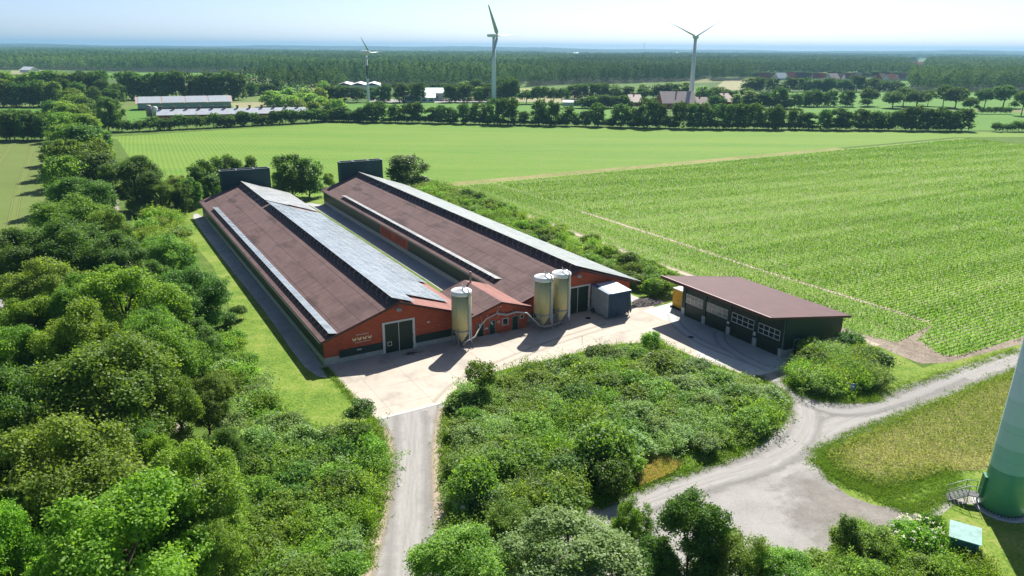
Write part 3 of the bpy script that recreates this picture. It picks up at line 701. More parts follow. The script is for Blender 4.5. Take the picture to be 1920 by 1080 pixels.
def make_barn(u, v, label, second):
    o = empty('barn', fm(u, v), FA, label, 'barn')
    W, L = BW, BL
    gable = [(0, 1.0), (W, 1.0), (W, 3.55), (W / 2, 6.86), (0, 3.55)]
    MB().prism_y(gable, 0, .3).build('front_wall', M['brick'], o)
    MB().prism_y([(0, 1.0), (W, 1.0), (W, 3.55), (W / 2, 6.86), (0, 3.55)], L - .3, L).build('rear_wall', M['green_x'], o)
    for x0 in (0, W - .3):
        if second and x0 == 0:
            m = MB().box(0, .3, .9, .3, 42.2, 3.54).box(0, 57.2, .9, .3, L - .3, 3.54); m.build('side_wall', M['green'], o)
            b_ = MB().box(0, 42.2, .9, .3, 57.2, 3.54); bo = b_.build('side_wall', M['brick'], o); bo['label'] = 'red brick stretch of the side wall'
        else:
            MB().box(x0, .3, .9, x0 + .3, L - .3, 3.54).build('side_wall', M['green'], o)
    # air inlet shutters along the eaves
    for x0 in (-.07, W):
        if second and x0 < 0:
            for a, c in ((1.0, 41.8), (57.6, L - 1)): MB().box(-.07, a, 1.9, -.004, c, 2.9).build('air_inlet', M['green_door'], o)
            for a in (43.6, 51.0):
                p_ = MB()
                for k in range(7): p_.box(-.06, a + k * .75, 1.55, -.004, a + k * .75 + .5, 2.75)
                p_.build('red_shutter', plain('red_shutter', (.33, .05, .03), .6), o)
        else:
            MB().box(x0, 1.0, 1.9, x0 + .066, L - 1, 2.9).build('air_inlet', M['green_door'], o)
    pl = MB().box(-.03, -.03, -.1, 7.7, .3, 1.0).box(12.2, -.03, -.1, W + .03, .3, 1.0).box(-.03, .3, -.1, .3, L, .9).box(W - .3, .3, -.1, W + .03, L, .9).box(.3, L - .3, -.1, W - .3, L + .02, 1.0)
    pl.build('plinth', M['concrete'], o)
    # brick beside and over the door, down to the floor between the plinths
    # door
    d = MB().box(8.02, -.03, .03, 9.93, .28, 4.06).box(9.97, -.03, .03, 11.88, .28, 4.06)
    dr = d.build('door', M['green_door'], o)
    MB().box(7.7, -.12, 0, 8.02, .3, 4.3).box(11.88, -.12, 0, 12.2, .3, 4.3).box(8.02, -.12, 4.06, 11.88, .3, 4.3).box(9.91, -.06, .03, 9.99, -.031, 4.06).build('door_frame', M['white_trim'], dr)
    h = MB()
    for hx in (8.0, 11.83):
        for hz in (.5, 1.9, 3.6): h.box(hx, -.16, hz, hx + .07, -.121, hz + .16)
    h.build('hinge', M['black'], dr)
    if not second:
        MB().box(8.32, -.07, .95, 8.92, -.032, 1.03).box(8.32, -.07, 1.47, 8.92, -.032, 1.55).box(8.32, -.07, 1.03, 8.4, -.032, 1.47).box(8.84, -.07, 1.03, 8.92, -.032, 1.47).build('door_hatch', M['alu'], dr)
    # slatted louvre boxes on the gable
    for a, c, z0, z1 in ((1.9, 7.62, .72, 1.66), (12.3, 19.4, .68, 1.66)):
        lv = MB()
        for k in range(6):
            zz = z0 + (z1 - z0) * k / 6
            lv.hexa([(a, -.20, zz), (c, -.20, zz), (c, -.035, zz), (a, -.035, zz), (a, -.13, zz + .15), (c, -.13, zz + .15), (c, -.035, zz + .15), (a, -.035, zz + .15)])
        lv.build('louvre', M['green_door'], o)
    MB().box(4.15, -.24, 1.32, 4.75, -.205, 1.46).build('plate', M['white_trim'], o) if not second else None
    MB().box(9.72, -.22, 5.78, 10.32, -.12, 5.86).hexa([(9.7, -.42, 5.66), (10.34, -.42, 5.66), (10.34, -.12, 5.8), (9.7, -.12, 5.8), (9.7, -.42, 5.74), (10.34, -.42, 5.74), (10.34, -.12, 6.02), (9.7, -.12, 6.02)]).box(9.95, -.121, 5.7, 10.07, -.003, 5.9).build('wall_lamp', M['lamp'], o)
    if not second:
        MB().box(14.0, -.1, 3.18, 14.36, -.003, 3.36).build('junction_box', M['white_trim'], o)
        MB().box(2.0, -.07, 4.02, 2.28, -.003, 4.1).build('vent_plate', M['white_trim'], o)
        s_ = MB()   # four hen shaped marks between two thin lines of lettering
        for k in range(4):
            cx, cz = 3.95 + k * .68, 2.74
            body = [(cx - .27, cz + .08), (cx - .2, cz - .1), (cx - .06, cz - .2), (cx + .1, cz - .2), (cx + .22, cz - .1), (cx + .28, cz + .06), (cx + .24, cz + .22), (cx + .15, cz + .25), (cx + .1, cz + .1), (cx - .02, cz + .03), (cx - .13, cz + .12), (cx - .17, cz + .25), (cx - .26, cz + .22)]
            s_.prism_y(body, -.03, -.004)
        s_.build('hen_emblem', M['sign_cream'], o)
        r_ = random.Random(3)
        for x0, x1, z0, hh in ((4.2, 5.85, 3.27, .07), (4.05, 6.1, 2.26, .06)):
            out = [(x0, z0)]; x = x0
            while x < x1:   # a line of small type, too far off to read: an uneven skyline of letter heights
                w = r_.uniform(.03, .075); h_ = z0 + hh * r_.choice((.7, 1.0, 1.0, 1.25))
                out += [(x, h_), (x + w, h_)]; x += w + .004
            out.append((x, z0)); t_ = MB().prism_y(out, -.02, -.004)
            t_.build('lettering', M['white_trim'], o)
    # roof
    g = .82
    lq = [(-.53, -g, roofz(-.53)), (9.95, -g, 7.05), (9.95, L + .35, 7.05), (-.53, L + .35, roofz(-.53))]
    rq = [(9.95, -g, 7.05), (W + .53, -g, roofz(W + .53)), (W + .53, L + .35, roofz(W + .53)), (9.95, L + .35, 7.05)]
    MB().slab(lq, .12).build('roof', M['roof'], o)
    MB().slab(rq, .12).build('roof', M['roof'] if second else M['roof_pink'], o)
    for yy in (-g - .05, L + .35):
        for x0, x1 in ((-.56, 9.95), (9.95, W + .56)):
            vb = MB()
            a, c = roofz(x0), roofz(x1)
            vb.hexa([(x0, yy, a - .3), (x1, yy, c - .3), (x1, yy + .05, c - .3), (x0, yy + .05, a - .3), (x0, yy, a + .03), (x1, yy, c + .03), (x1, yy + .05, c + .03), (x0, yy + .05, a + .03)])
            vb.build('verge_board', M['maroon'], o)
    gt = MB()
    for x0 in (-.68, W + .54): gt.box(x0, -g, 3.36, x0 + .12, L + .3, 3.46)
    gt.build('gutter', M['green_door'], o)
    # solar array on the sunny slope, its top edge standing over the ridge
    du, pitch, dv = 1.56, 1.60, 1.0
    cells = []; cells2 = []
    rows = 8 if second else 7
    for r in range(rows):
        if second: v0 = -.55
        else: v0 = -.55 if r < 2 else (3.0 if r < 6 else 14.0)
        n = int((BL - .2 - v0) / 1.02)
        for k in range(n):
            vv = v0 + k * 1.02
            if not second and 69.2 < vv < 70.6 + r * .25 and vv > 69.2: continue
            uu = PV_U0 + r * pitch
            (cells2 if vv > 69.9 and not second else cells).append((uu, vv, pvz(uu)))
    cells.sort(key=lambda c: c[1])
    glass = M['pv_green'] if second else M['pv_blue']
    pm = panel_mesh('solar_panel', glass, du, dv, PV_K)
    for c in cells[:100]: add_obj('solar_panel', pm, o, c)
    many_panels('solar_array', cells[100:], glass, du, dv, PV_K, o)
    if cells2: many_panels('solar_array', cells2, M['pv_grey'], du, dv, PV_K, o)['label'] = 'greyer rear stretch of solar panels'
    # the raised edge stands on bent hoops
    hp = MB(); rr = random.Random(5)
    for k in range(52):
        vv = .4 + k * 1.86 + rr.uniform(-.15, .15)
        zt = pvz(9.06) - .05
        hp.tube([(9.06, vv, zt), (8.72, vv, zt - .25), (8.6, vv + .04, zt - .62), (8.72, vv, roofz(8.72) + .01)], .022, 5)
        hp.tube([(9.06, vv, zt), (9.9, vv, roofz(9.9) + .05)], .022, 5)
    for vv in (73.5, 77.5, 81.5, 86, 91):
        hp.hexa([(8.05, vv, roofz(8.05) + .01), (9.3, vv, roofz(9.3) + .01), (9.3, vv + .1, roofz(9.3) + .01), (8.05, vv + .1, roofz(8.05) + .01), (8.05, vv, roofz(8.05) + .08), (9.3, vv, roofz(9.3) + .08), (9.3, vv + .1, roofz(9.3) + .08), (8.05, vv + .1, roofz(8.05) + .08)])
    hp.build('array_support', M['alu'], o)
    # single row of modules standing on the lower left slope
    st0, st1 = (8.5, 84.5) if second else (-.7, 85.5)
    k2 = .17
    sc = [(.6, st0 + i * 1.68, 4.50) for i in range(int((st1 - st0) / 1.68))]
    so = many_panels('solar_strip', sc, M['pv_grey'] if second else M['pv_blue'], 1.0, 1.62, k2, o)
    sp = MB()
    for i in range(int((st1 - st0) / 1.68)):
        vv = st0 + .4 + i * 1.68
        sp.tube([(.64, vv, 4.44), (.38, vv, 4.2), (.3, vv, roofz(.3) + .01)], .02, 5)
        sp.tube([(1.5, vv, 4.3), (1.5, vv, roofz(1.5))], .02, 5)
    sp.build('strip_support', M['alu'], so)
    # exhaust shaft at the rear gable
    x0, x1, y0, y1, zt = 4.95, 16.25, L + .5, L + 2.7, 10.1
    t = .08
    sh = MB().box(x0, y0, 0, x1, y0 + t, zt).box(x0, y1 - t, 0, x1, y1, zt).box(x0, y0 + t, 0, x0 + t, y1 - t, zt).box(x1 - t, y0 + t, 0, x1, y1 - t, zt)
    sh_o = sh.build('exhaust_shaft', M['green_tower'], o)
    MB().box(x0 + t, y0 + t, 8.6, x1 - t, y1 - t, 8.7).build('shaft_floor', plain('shaft_inside', (.07, .06, .055), .9), sh_o)
    rm = MB()
    for xx in (x0 - .02, x0 + (x1 - x0) * .32, x0 + (x1 - x0) * .68, x1 - .14): rm.box(xx, y0 + .1, zt - .12, xx + .16, y1 - .1, zt + .05)
    rm.box(x0 - .02, y0 - .02, zt + .003, x1 + .02, y0 + .1, zt + .06).box(x0 - .02, y1 - .1, zt + .003, x1 + .02, y1 + .02, zt + .06)
    rm.build('shaft_rim', M['alu'], sh_o)
    return o

BARN1 = make_barn(0, 0, 'long brick barn with bright blue solar roof, four hen emblems on its gable', False)
BARN2 = make_barn(28.9, .6, 'long brick barn with dull grey-green solar roof, blue-curtained shelter parked at its gable', True)

# ------------------------------------------------------------------ the annex between the barns
def make_annex():
    o = empty('annex', fm(20.0, -.9), FA, 'low brick annex with three dark doors between the two barns', 'annex')
    W, D, ze, zr = 9.2, 10.6, 3.25, 4.66
    MB().prism_y([(.1, 0), (W - .1, 0), (W - .1, ze), (W / 2, zr - .06), (.1, ze)], 0, .25).build('front_wall', M['brick'], o)
    MB().box(.1, .25, 0, .35, D, ze - .05).box(W - .35, .25, 0, W - .1, D, ze - .05).prism_y([(.35, 0), (W - .35, 0), (W - .35, ze), (W / 2, zr - .1), (.35, ze)], D - .25, D).build('wall', M['brick'], o)
    k = (zr - ze) / (W / 2)
    z0 = ze - .35 * k
    g = .55
    MB().slab([(-.3, -g, z0 + .1), (W / 2, -g, zr + .1), (W / 2, D + .3, zr + .1), (-.3, D + .3, z0 + .1)], .12).build('roof', M['roof'], o)
    MB().slab([(W / 2, -g, zr + .1), (W + .35, -g, z0 + .1), (W + .35, D + .3, z0 + .1), (W / 2, D + .3, zr + .1)], .12).build('roof', M['roof_pink'], o)
    for yy in (-g - .05, D + .3):
        for xa, xb, za, zb in ((-.3, W / 2, z0, zr), (W / 2, W + .35, zr, z0)):
            vb = MB()
            vb.hexa([(xa, yy, za - .14), (xb, yy, zb - .14), (xb, yy + .05, zb - .14), (xa, yy + .05, za - .14), (xa, yy, za + .13), (xb, yy, zb + .13), (xb, yy + .05, zb + .13), (xa, yy + .05, za + .13)])
            vb.build('verge_board', M['maroon'], o)
    MB().box(-.75, .4, 3.05, -.15, D + .2, 3.14).build('valley_gutter', M['gutter'], o)
    MB().box(W + .1, .6, 3.0, W + .9, D + .2, 3.09).build('valley_gutter', M['gutter'], o)
    for a, c in ((1.05, 2.0), (2.9, 3.78), (6.6, 7.5)):
        d = MB().box(a, -.05, .03, c, .2, 2.02).build('door', M['green_door'], o)
        MB().box(a - .07, -.08, 0, a, .2, 2.1).box(c, -.08, 0, c + .07, .2, 2.1).box(a, -.08, 2.02, c, .2, 2.1).build('door_frame', M['galv'], d)
        MB().box(c - .16, -.10, 1.0, c - .06, -.052, 1.06).build('handle', M['alu'], d)
    for x in (1.2, 3.05):
        MB().hexa([(x + .25, -.07, 1.55), (x + .5, -.07, 1.3), (x + .5, -.056, 1.3), (x + .25, -.056, 1.55), (x, -.07, 1.75), (x + .25, -.07, 1.98), (x + .25, -.056, 1.98), (x, -.056, 1.75)]).build('door_notice', M['white_trim'], o)
    for a, c, z0_, z1_ in ((5.0, 5.95, 1.0, 2.05), (7.85, 8.5, 1.5, 2.1)):
        w = MB().box(a, -.05, z0_, c, .2, z0_ + .09).box(a, -.05, z1_ - .09, c, .2, z1_).box(a, -.05, z0_ + .09, a + .09, .2, z1_ - .09).box(c - .09, -.05, z0_ + .09, c, .2, z1_ - .09).build('window', M['white_trim'], o)
        MB().box(a + .09, -.03, z0_ + .09, c - .09, .15, z1_ - .09).build('pane', M['glass'], w)
    MB().box(2.2, -.05, .95, 2.7, -.004, 1.2).build('plate', M['white_trim'], o)
    MB().box(4.25, -.05, 1.5, 4.6, -.004, 1.85).build('notice', M['white_trim'], o)
    MB().box(4.33, -.065, 1.56, 4.52, -.052, 1.62).box(4.33, -.065, 1.66, 4.52, -.052, 1.70).box(4.37, -.065, 1.74, 4.47, -.052, 1.8).build('notice_text', M['black'], o)
    cn = MB()
    for pts in (((4.3, -.03, 4.0), (4.3, -.03, 2.2)), ((1.6, -.03, 3.1), (1.75, -.03, 2.15)), ((2.4, -.03, 3.3), (3.0, -.03, 2.2)), ((5.0, -.03, 3.4), (5.6, -.03, 2.3)), ((6.4, -.03, 3.3), (7.0, -.03, 2.2))): cn.tube(pts, .02, 5)
    cn.build('cable_conduit', M['white_trim'], o)
    MB().box(4.6, -.16, 3.86, 4.78, -.004, 4.02).build('wall_lamp', M['lamp'], o)
    MB().tube([(4.95, D - 1.0, 4.3), (4.95, D - 1.0, 6.2)], .16, 12).lathe([(.2, 6.2), (.2, 6.3), (.05, 6.4)], 12, cx=4.95, cy=D - 1.0).build('flue', M['galv'], o)
    MB().box(1.0, -1.0, -.02, 4.2, -.02, .09).build('doorstep', M['concrete'], o)
    return o
make_annex()

# ------------------------------------------------------------------ feed silos
def silo_mat():
    b = NB('silo_fibreglass'); o = b.obj(); s = b.sep(o)
    n = b.noise(b.mapping(o, scale=(2.2, 2.2, .25)), 1.0, 5, .62)
    w = b.noise(o, .8, 3)
    c = b.ramp(n, [(.30, (.42, .375, .175)), (.55, (.53, .485, .25)), (.8, (.58, .545, .32))])
    # weathering streaks running down from the rim
    d = b.math('ADD', b.math('MULTIPLY', b.math('SUBTRACT', s[2], 5.6), .42), b.math('MULTIPLY', b.math('SUBTRACT', n, .5), 2.4))
    c = b.mix(b.ramp(d, [(.35, 0.0), (1.1, .6)]), c, (.20, .175, .11))
    rg = b.math('ABSOLUTE', b.math('SUBTRACT', b.math('FRACT', b.math('DIVIDE', s[2], 1.42)), .5))
    c = b.mix(b.ramp(rg, [(.485, 0.0), (.495, .3)]), c, (.22, .19, .11))
    return b.done(b.bsdf(c, .5, .35, 0))
M['silo'] = silo_mat()
M['silo_cap'] = plain('silo_cap', (.74, .76, .74), .4, .4, var=.08, scale=2)
def make_silo(u, v, label):
    o = empty('feed_silo', fm(u, v, .02), FA, label, 'silo', 'feed silos in the farmyard')
    r = 1.33
    MB().lathe([(r, 2.55), (r, 7.45)], 40).build('tank', M['silo'], o)
    MB().lathe([(r + .03, 7.3), (r + .06, 7.36), (r + .06, 7.78), (r - .02, 7.86), (.35, 8.02), (.3, 8.1), (.02, 8.12)], 40).build('lid', M['silo_cap'], o)
    MB().lathe([(.22, .62), (.24, .8), (r - .02, 2.42), (r - .002, 2.55)], 40).build('hopper', M['silo'], o)
    MB().lathe([(r + .004, 2.32), (r + .05, 2.34), (r + .05, 2.52), (r + .004, 2.56)], 40).build('ring', M['galv'], o)
    MB().lathe([(.28, .4), (.28, .62)], 12).box(-.2, -.6, .3, .2, .2, .5).build('outlet', M['galv'], o)
    for a in (45, 135, 225, 315):
        c, s = math.cos(math.radians(a)), math.sin(math.radians(a)); x, y = (r + .06) * c, (r + .06) * s
        MB().tube([(x, y, 0), (x, y, 2.9)], .05, 6).box(x - .1, y - .1, 0, x + .1, y + .1, .02).build('leg', M['galv'], o)
    br = MB()
    for a in range(4):
        a0, a1 = math.radians(45 + 90 * a), math.radians(135 + 90 * a)
        p0, p1 = ((r + .06) * math.cos(a0), (r + .06) * math.sin(a0)), ((r + .06) * math.cos(a1), (r + .06) * math.sin(a1))
        if a == 2: continue
        br.tube([(*p0, .35), (*p1, 2.1)], .024, 5).tube([(*p1, .35), (*p0, 2.1)], .024, 5)
    br.build('brace', M['galv'], o)
    for k, (an, rr) in enumerate(((-76, .085), (-64, .07))):
        a = math.radians(an); x, y = (r + .16) * math.cos(a), (r + .16) * math.sin(a)
        tp = [(x, y, 1.0 + .5 * (1 - k)), (x, y, 7.7)] + ([(x * .98, y * .97, 8.1), (x * .6, y * .6, 8.4), (x * .25, y * .25, 8.35), (x * .15, y * .15, 8.05)] if k == 0 else [])
        MB().tube(tp, rr, 8).build('fill_pipe', M['alu'], o)
    MB().tube([(.45, .5, 7.95), (.45, .5, 8.4)], .05, 6).build('vent', M['galv'], o)
    return o
make_silo(17.9, -2.5, 'yellow feed silo with white lid standing alone left of the annex doors')
make_silo(30.7, -2.55, 'left one of the twin yellow silos, grain level showing through its wall')
make_silo(33.9, -2.2, 'right one of the twin yellow silos, nearest the dark double door')
au = MB()
def fp(u, v, z): return fm(u, v, z)
o = tag(MB().tube([fp(18.0, -2.9, .55), fp(19.4, -3.4, 1.3), fp(20.9, -2.3, 2.3), fp(22.2, -1.5, 2.75), fp(23.4, -1.15, 2.9), fp(24.05, -1.05, 3.05), fp(24.1, -.95, 3.4)], .09, 8).build('feed_pipe', plain('pipe_white', (.62, .6, .56), .4, .4)), 'white feed pipe rising from the lone silo to the annex wall', 'feed pipe')
o = tag(MB().tube([fp(30.7, -2.7, .5), fp(29.9, -2.9, .75), fp(29.2, -2.6, 1.6), fp(28.4, -1.9, 2.55), fp(27.0, -1.25, 2.75), fp(25.6, -1.1, 2.5), fp(24.2, -1.05, 2.95), fp(24.15, -.95, 3.3)], .08, 8).tube([fp(33.9, -2.5, .5), fp(32.4, -3.0, .45), fp(30.6, -3.05, .55), fp(29.8, -3.05, .85), fp(29.1, -2.8, 1.7), fp(28.3, -2.1, 2.7), fp(27.0, -1.4, 2.9), fp(25.6, -1.2, 2.68), fp(24.3, -1.1, 3.1)], .07, 8).build('feed_pipe', M['alu']), 'pair of grey feed pipes running from the twin silos over the annex window', 'feed pipe')

# ------------------------------------------------------------------ shelter on wheels with a blue tarpaulin front
def make_shelter():
    o = empty('shelter_trailer', fm(41.05, -4.05, .02), FA, 'grey panelled shelter on wheels with hanging blue tarpaulin by the second barn', 'trailer')
    w, d = 4.05, 4.15
    side = sheet_metal('shelter_panel', (.30, .35, .38), .25, 1, .45, .4, .2)
    MB().hexa([(0, 0, .25), (.05, 0, .25), (.05, d, .25), (0, d, .25), (0, 0, 3.86), (.05, 0, 3.86), (.05, d, 4.16), (0, d, 4.16)]).build('side_panel', side, o)
    MB().hexa([(w - .05, .1, .25), (w, .1, .25), (w, d, .25), (w - .05, d, .25), (w - .05, .1, 3.82), (w, .1, 3.82), (w, d, 4.16), (w - .05, d, 4.16)]).build('side_panel', side, o)
    MB().box(.05, d - .05, .25, w - .05, d, 4.15).build('rear_panel', side, o)
    MB().slab([(.55, -.12, 3.95), (w + .12, -.12, 3.95), (w + .12, d + .05, 4.27), (.75, d + .05, 4.27)], .06).build('roof', sheet_metal('shelter_roof', (.56, .60, .62), .3, 0, .4, .4, .1), o)
    tb = plain('blue_tarpaulin', (.025, .062, .115), .55, .3, var=.3, scale=1.5)
    MB().slab([(-.03, -.05, 3.93), (.55, -.1, 3.96), (.75, d, 4.26), (-.03, d, 4.21)], .03).build('roof_sheet', plain('blue_sheet', (.07, .13, .24), .5), o)
    mb = MB(); n = 44; rr = random.Random(2)
    cut = {9: 1.2, 10: 1.7, 11: .9, 20: 1.5, 21: 1.0}
    V = []
    for i in range(n + 1):
        x = .06 + (w - .62) * i / n
        y = -.03 + .055 * math.sin(i * 1.15) + .03 * math.sin(i * .37)
        V.append((x, y, .28 + .1 * rr.random() + (.75 if i in (10, 21) else 0), 3.84))
    for i in range(n):
        a, c = V[i], V[i + 1]
        mb.face([(a[0], a[1], a[2]), (c[0], c[1], c[2]), (c[0], c[1], c[3]), (a[0], a[1], a[3])], 0, True)
    mb.face([(w - .6, -.02, 3.84), (w, -.04, 3.84), (w + .25, -.25, .7), (w - .05, -.3, .35), (w - .3, -.12, 1.6)], 0)
    mb.build('tarpaulin', tb, o)
    MB().tube([(.04, .04, .05), (.04, .04, .3)], .06, 8).tube([(w - .05, .04, 0), (w - .05, .04, 3.8)], .05, 8).box(w - .2, -.12, 0, w + .1, .16, .06).build('leg', M['galv'], o)
    for yy in (d - .75,):
        for xx in (-.24, w + .04):
            wh = MB(); pr = [(.12, -.0), (.33, .0), (.36, .05), (.36, .15), (.33, .2), (.12, .2)]
            n0 = 20
            for k in range(n0):
                a0, a1 = 2 * math.pi * k / n0, 2 * math.pi * (k + 1) / n0
                for (r0, t0), (r1, t1) in zip(pr, pr[1:] + pr[:1]):
                    wh.face([(xx + t0, yy + r0 * math.cos(a0), .36 + r0 * math.sin(a0)), (xx + t1, yy + r1 * math.cos(a0), .36 + r1 * math.sin(a0)), (xx + t1, yy + r1 * math.cos(a1), .36 + r1 * math.sin(a1)), (xx + t0, yy + r0 * math.cos(a1), .36 + r0 * math.sin(a1))], 0, True)
            wo = wh.build('wheel', M['black'], o)
            MB().tube([(xx + .03, yy, .36), (xx + .17, yy, .36)], .13, 12).build('rim', M['alu'], wo)
    MB().box(.0, .2, .18, w, .3, .25).box(0, d - .8, .3, w, d - .7, .37).build('chassis', M['galv'], o)
    return o
make_shelter()

# ------------------------------------------------------------------ the garage
def make_garage():
    # local x = along the front from the near right corner to the far left (farm v), local y = depth away from the yard (farm u)
    o = empty('machine_shed', fm(52.26, -26.52), FA, 'dark green machine shed with maroon lean-to roof and four gates', 'shed')
    # here local x is farm u (0 front .. 11.55 back), local y is farm v (0 near .. 18.95 far)
    D, L = 11.55, 18.95
    z0 = 5.62; k = .161
    def rz(x): return z0 + .07 - k * x
    pil = ((0, .75), (4.5, 5.1), (9.25, 9.85), (14.05, 14.65), (18.3, L))
    for a, c in pil:
        p_ = MB().box(0, a, 1.15, .32, c, rz(0) - .2).build('pillar', M['green'], o)
        MB().box(-.03, a - .02, 0, .34, c + .02, 1.15).build('pillar_foot', M['concrete'], p_)
    MB().box(.03, .75, 4.85, .3, L - .65, rz(.3) - .2).build('lintel', M['green'], o)
    MB().hexa([(.34, 0, 1.0), (D, 0, 1.0), (D, .15, 1.0), (.34, .15, 1.0), (.34, 0, rz(.34) - .2), (D, 0, rz(D) - .2), (D, .15, rz(D) - .2), (.34, .15, rz(.34) - .2)]).build('end_wall', M['green_x'], o)
    MB().hexa([(.32, L - .15, 1.0), (D, L - .15, 1.0), (D, L, 1.0), (.32, L, 1.0), (.32, L - .15, rz(.32) - .2), (D, L - .15, rz(D) - .2), (D, L, rz(D) - .2), (.32, L, rz(.32) - .2)]).build('end_wall', M['green_x'], o)
    MB().box(D - .15, .15, 1.0, D, L - .15, rz(D) - .2).build('rear_wall', M['green'], o)
    MB().box(.36, -.03, -.1, 1.9, .16, 1.0).box(2.95, -.03, -.1, D + .03, .16, 1.0).box(.36, L - .16, -.1, D + .03, L + .03, 1.0).box(D - .16, .16, -.1, D + .03, L - .16, 1.0).build('plinth', M['concrete'], o)
    # gates
    for i, (a, c) in enumerate(((.75, 4.5), (5.1, 9.25), (9.85, 14.05), (14.65, 18.3))):
        g = MB()
        for s in range(6): g.box(.12, a, .02 + s * .805, .2, c, .02 + s * .805 + .795)
        go = g.build('gate', M['green_door'], o)
        w0, w1, za, zb = a + .1, c - .1, 2.12, 3.42
        pane = MB().box(.108, w0, za, .119, w1, zb).build('gate_window', M['glass_pale'] if i >= 2 else M['glass'], go)
        f = MB(); t = .045
        for q in range(5): y = w0 + (w1 - w0) * q / 4; f.box(.085, y - t, za, .107, y + t, zb)
        for q in range(3): z = za + (zb - za) * q / 2; f.box(.083, w0 - t, z - t, .1075, w1 + t, z + t)
        f.build('window_frame', M['white_trim'], go)
    # side door
    d = MB().box(1.97, -.05, .03, 2.88, .14, 2.12).build('door', M['green_door'], o)
    MB().box(1.9, -.08, 0, 1.97, .14, 2.2).box(2.88, -.08, 0, 2.95, .14, 2.2).box(1.97, -.08, 2.12, 2.88, .14, 2.2).build('door_frame', M['alu'], d)
    # roof
    xa, xb, ya, yb = -3.39, D + 1.55, -.12, L + 1.3
    MB().slab([(xa, ya, rz(xa)), (xb, ya, rz(xb)), (xb, yb, rz(xb)), (xa, yb, rz(xa))], .1).build('roof', sheet_metal('maroon_sheet_roof', (.088, .034, .034), .30, 1, .6, .22, .22, .05), o)
    fb = MB().box(xa - .05, ya - .03, rz(xa) - .36, xa, yb + .03, rz(xa) + .03)
    for yy in (ya - .05, yb): fb.hexa([(xa, yy, rz(xa) - .3), (xb, yy, rz(xb) - .3), (xb, yy + .05, rz(xb) - .3), (xa, yy + .05, rz(xa) - .3), (xa, yy, rz(xa) + .02), (xb, yy, rz(xb) + .02), (xb, yy + .05, rz(xb) + .02), (xa, yy + .05, rz(xa) + .02)])
    fb.build('fascia', M['maroon'], o)
    MB().box(xa - .02, ya, rz(xa) + .032, xa + .12, yb, rz(xa) + .06).build('edge_trim', plain('pale_trim', (.5, .36, .34), .4), o)
    MB().slab([(xa, ya, rz(xa) - .12), (0, ya, rz(0) - .12), (0, yb, rz(0) - .12), (xa, yb, rz(xa) - .12)], .06).build('soffit', M['green_door'], o)
    MB().box(-.16, 4.62, 1.5, -.003, 4.98, 2.0).build('socket_box', M['white_trim'], o)
    MB().box(-.14, 9.38, 1.6, -.003, 9.72, 1.95).build('socket_box', M['white_trim'], o)
    MB().tube([(-.1, .1, 0), (-.1, .1, 5.3)], .05, 8).build('downpipe', M['galv'], o)
    return o
make_garage()

def make_cabinet():
    o = empty('cabinet', fm(53.35, -6.6, .03), FA, 'tall yellow cabinet with white top at the shed end', 'cabinet')
    MB().box(0, 0, .22, 1.5, 2.2, 2.95).build('body', plain('yellow_paint', (.62, .33, .02), .5, .35), o)
    MB().box(-.05, -.05, 2.953, 1.55, 2.25, 3.1).build('top', M['white_trim'], o)
    MB().box(-.35, -.1, 0, 1.6, 2.3, .217).build('skid', M['black'], o)
    MB().box(-.03, .9, 1.3, -.003, 1.0, 1.5).box(-.02, .3, .5, -.003, 1.9, .52).build('handle', M['black'], o)
make_cabinet()

# heap of dark chippings beside the apron
def heap():
    rng = np.random.default_rng(5); n = 26
    V = []; Q = []
    for i in range(n + 1):
        for j in range(n + 1):
            a, c = i / n * 2 - 1, j / n * 2 - 1
            r = math.hypot(a, c) * (1 + .12 * math.sin(3 * math.atan2(c, a)))
            h = max(0, 1 - r) ** .8 * .75
            x, y, _ = fm(51.0 + a * 2.9, -1.05 + c * 1.75)
            V.append((x + rng.normal(0, .04), y + rng.normal(0, .04), .02 + h + (rng.normal(0, .05) if h > 0 else -.03)))
    for i in range(n):
        for j in range(n): Q.append((i * (n + 1) + j, (i + 1) * (n + 1) + j, (i + 1) * (n + 1) + j + 1, i * (n + 1) + j + 1))
    m = groundmat('chippings', [(.25, (.045, .04, .042)), (.5, (.115, .10, .10)), (.8, (.24, .21, .205))], .3, 2.0, 9.0, .7, .9, .08)
    tag(add_obj('gravel_heap', mesh_np('gravel_heap', np.array(V), np.array(Q), m)), 'low dark heap of chippings between second barn and shed', 'heap', kind='stuff')
heap()
for u, v, lb in ((47.0, -15.3, 'round manhole cover in the shed apron, well away from the trees'), (38.9, -2.2, 'dark round drain cover in front of the second barn gate')):
    x, y, _ = fm(u, v)
    o = MB().lathe([(.42, .02), (.42, .035), (.34, .036)], 24, cx=x, cy=y).build('manhole_cover', M['black']); tag(o, lb, 'manhole cover')
# brushwood lying before the first barn's gate
mb = MB(); rr = random.Random(9)
for k in range(70):
    cu, cv = 10.9 + rr.gauss(0, .55), -1.7 + rr.gauss(0, .3); a = rr.uniform(0, 6.28); l = rr.uniform(.2, .7)
    mb.tube([fm(cu, cv, .04), fm(cu + l * math.cos(a), cv + l * math.sin(a), .04 + rr.uniform(0, .12))], .014, 4, caps=False)
tag(mb.build('brushwood', plain('dry_twigs', (.12, .09, .07), .9)), 'scatter of dry brushwood on the concrete before the barn gate', 'brushwood')

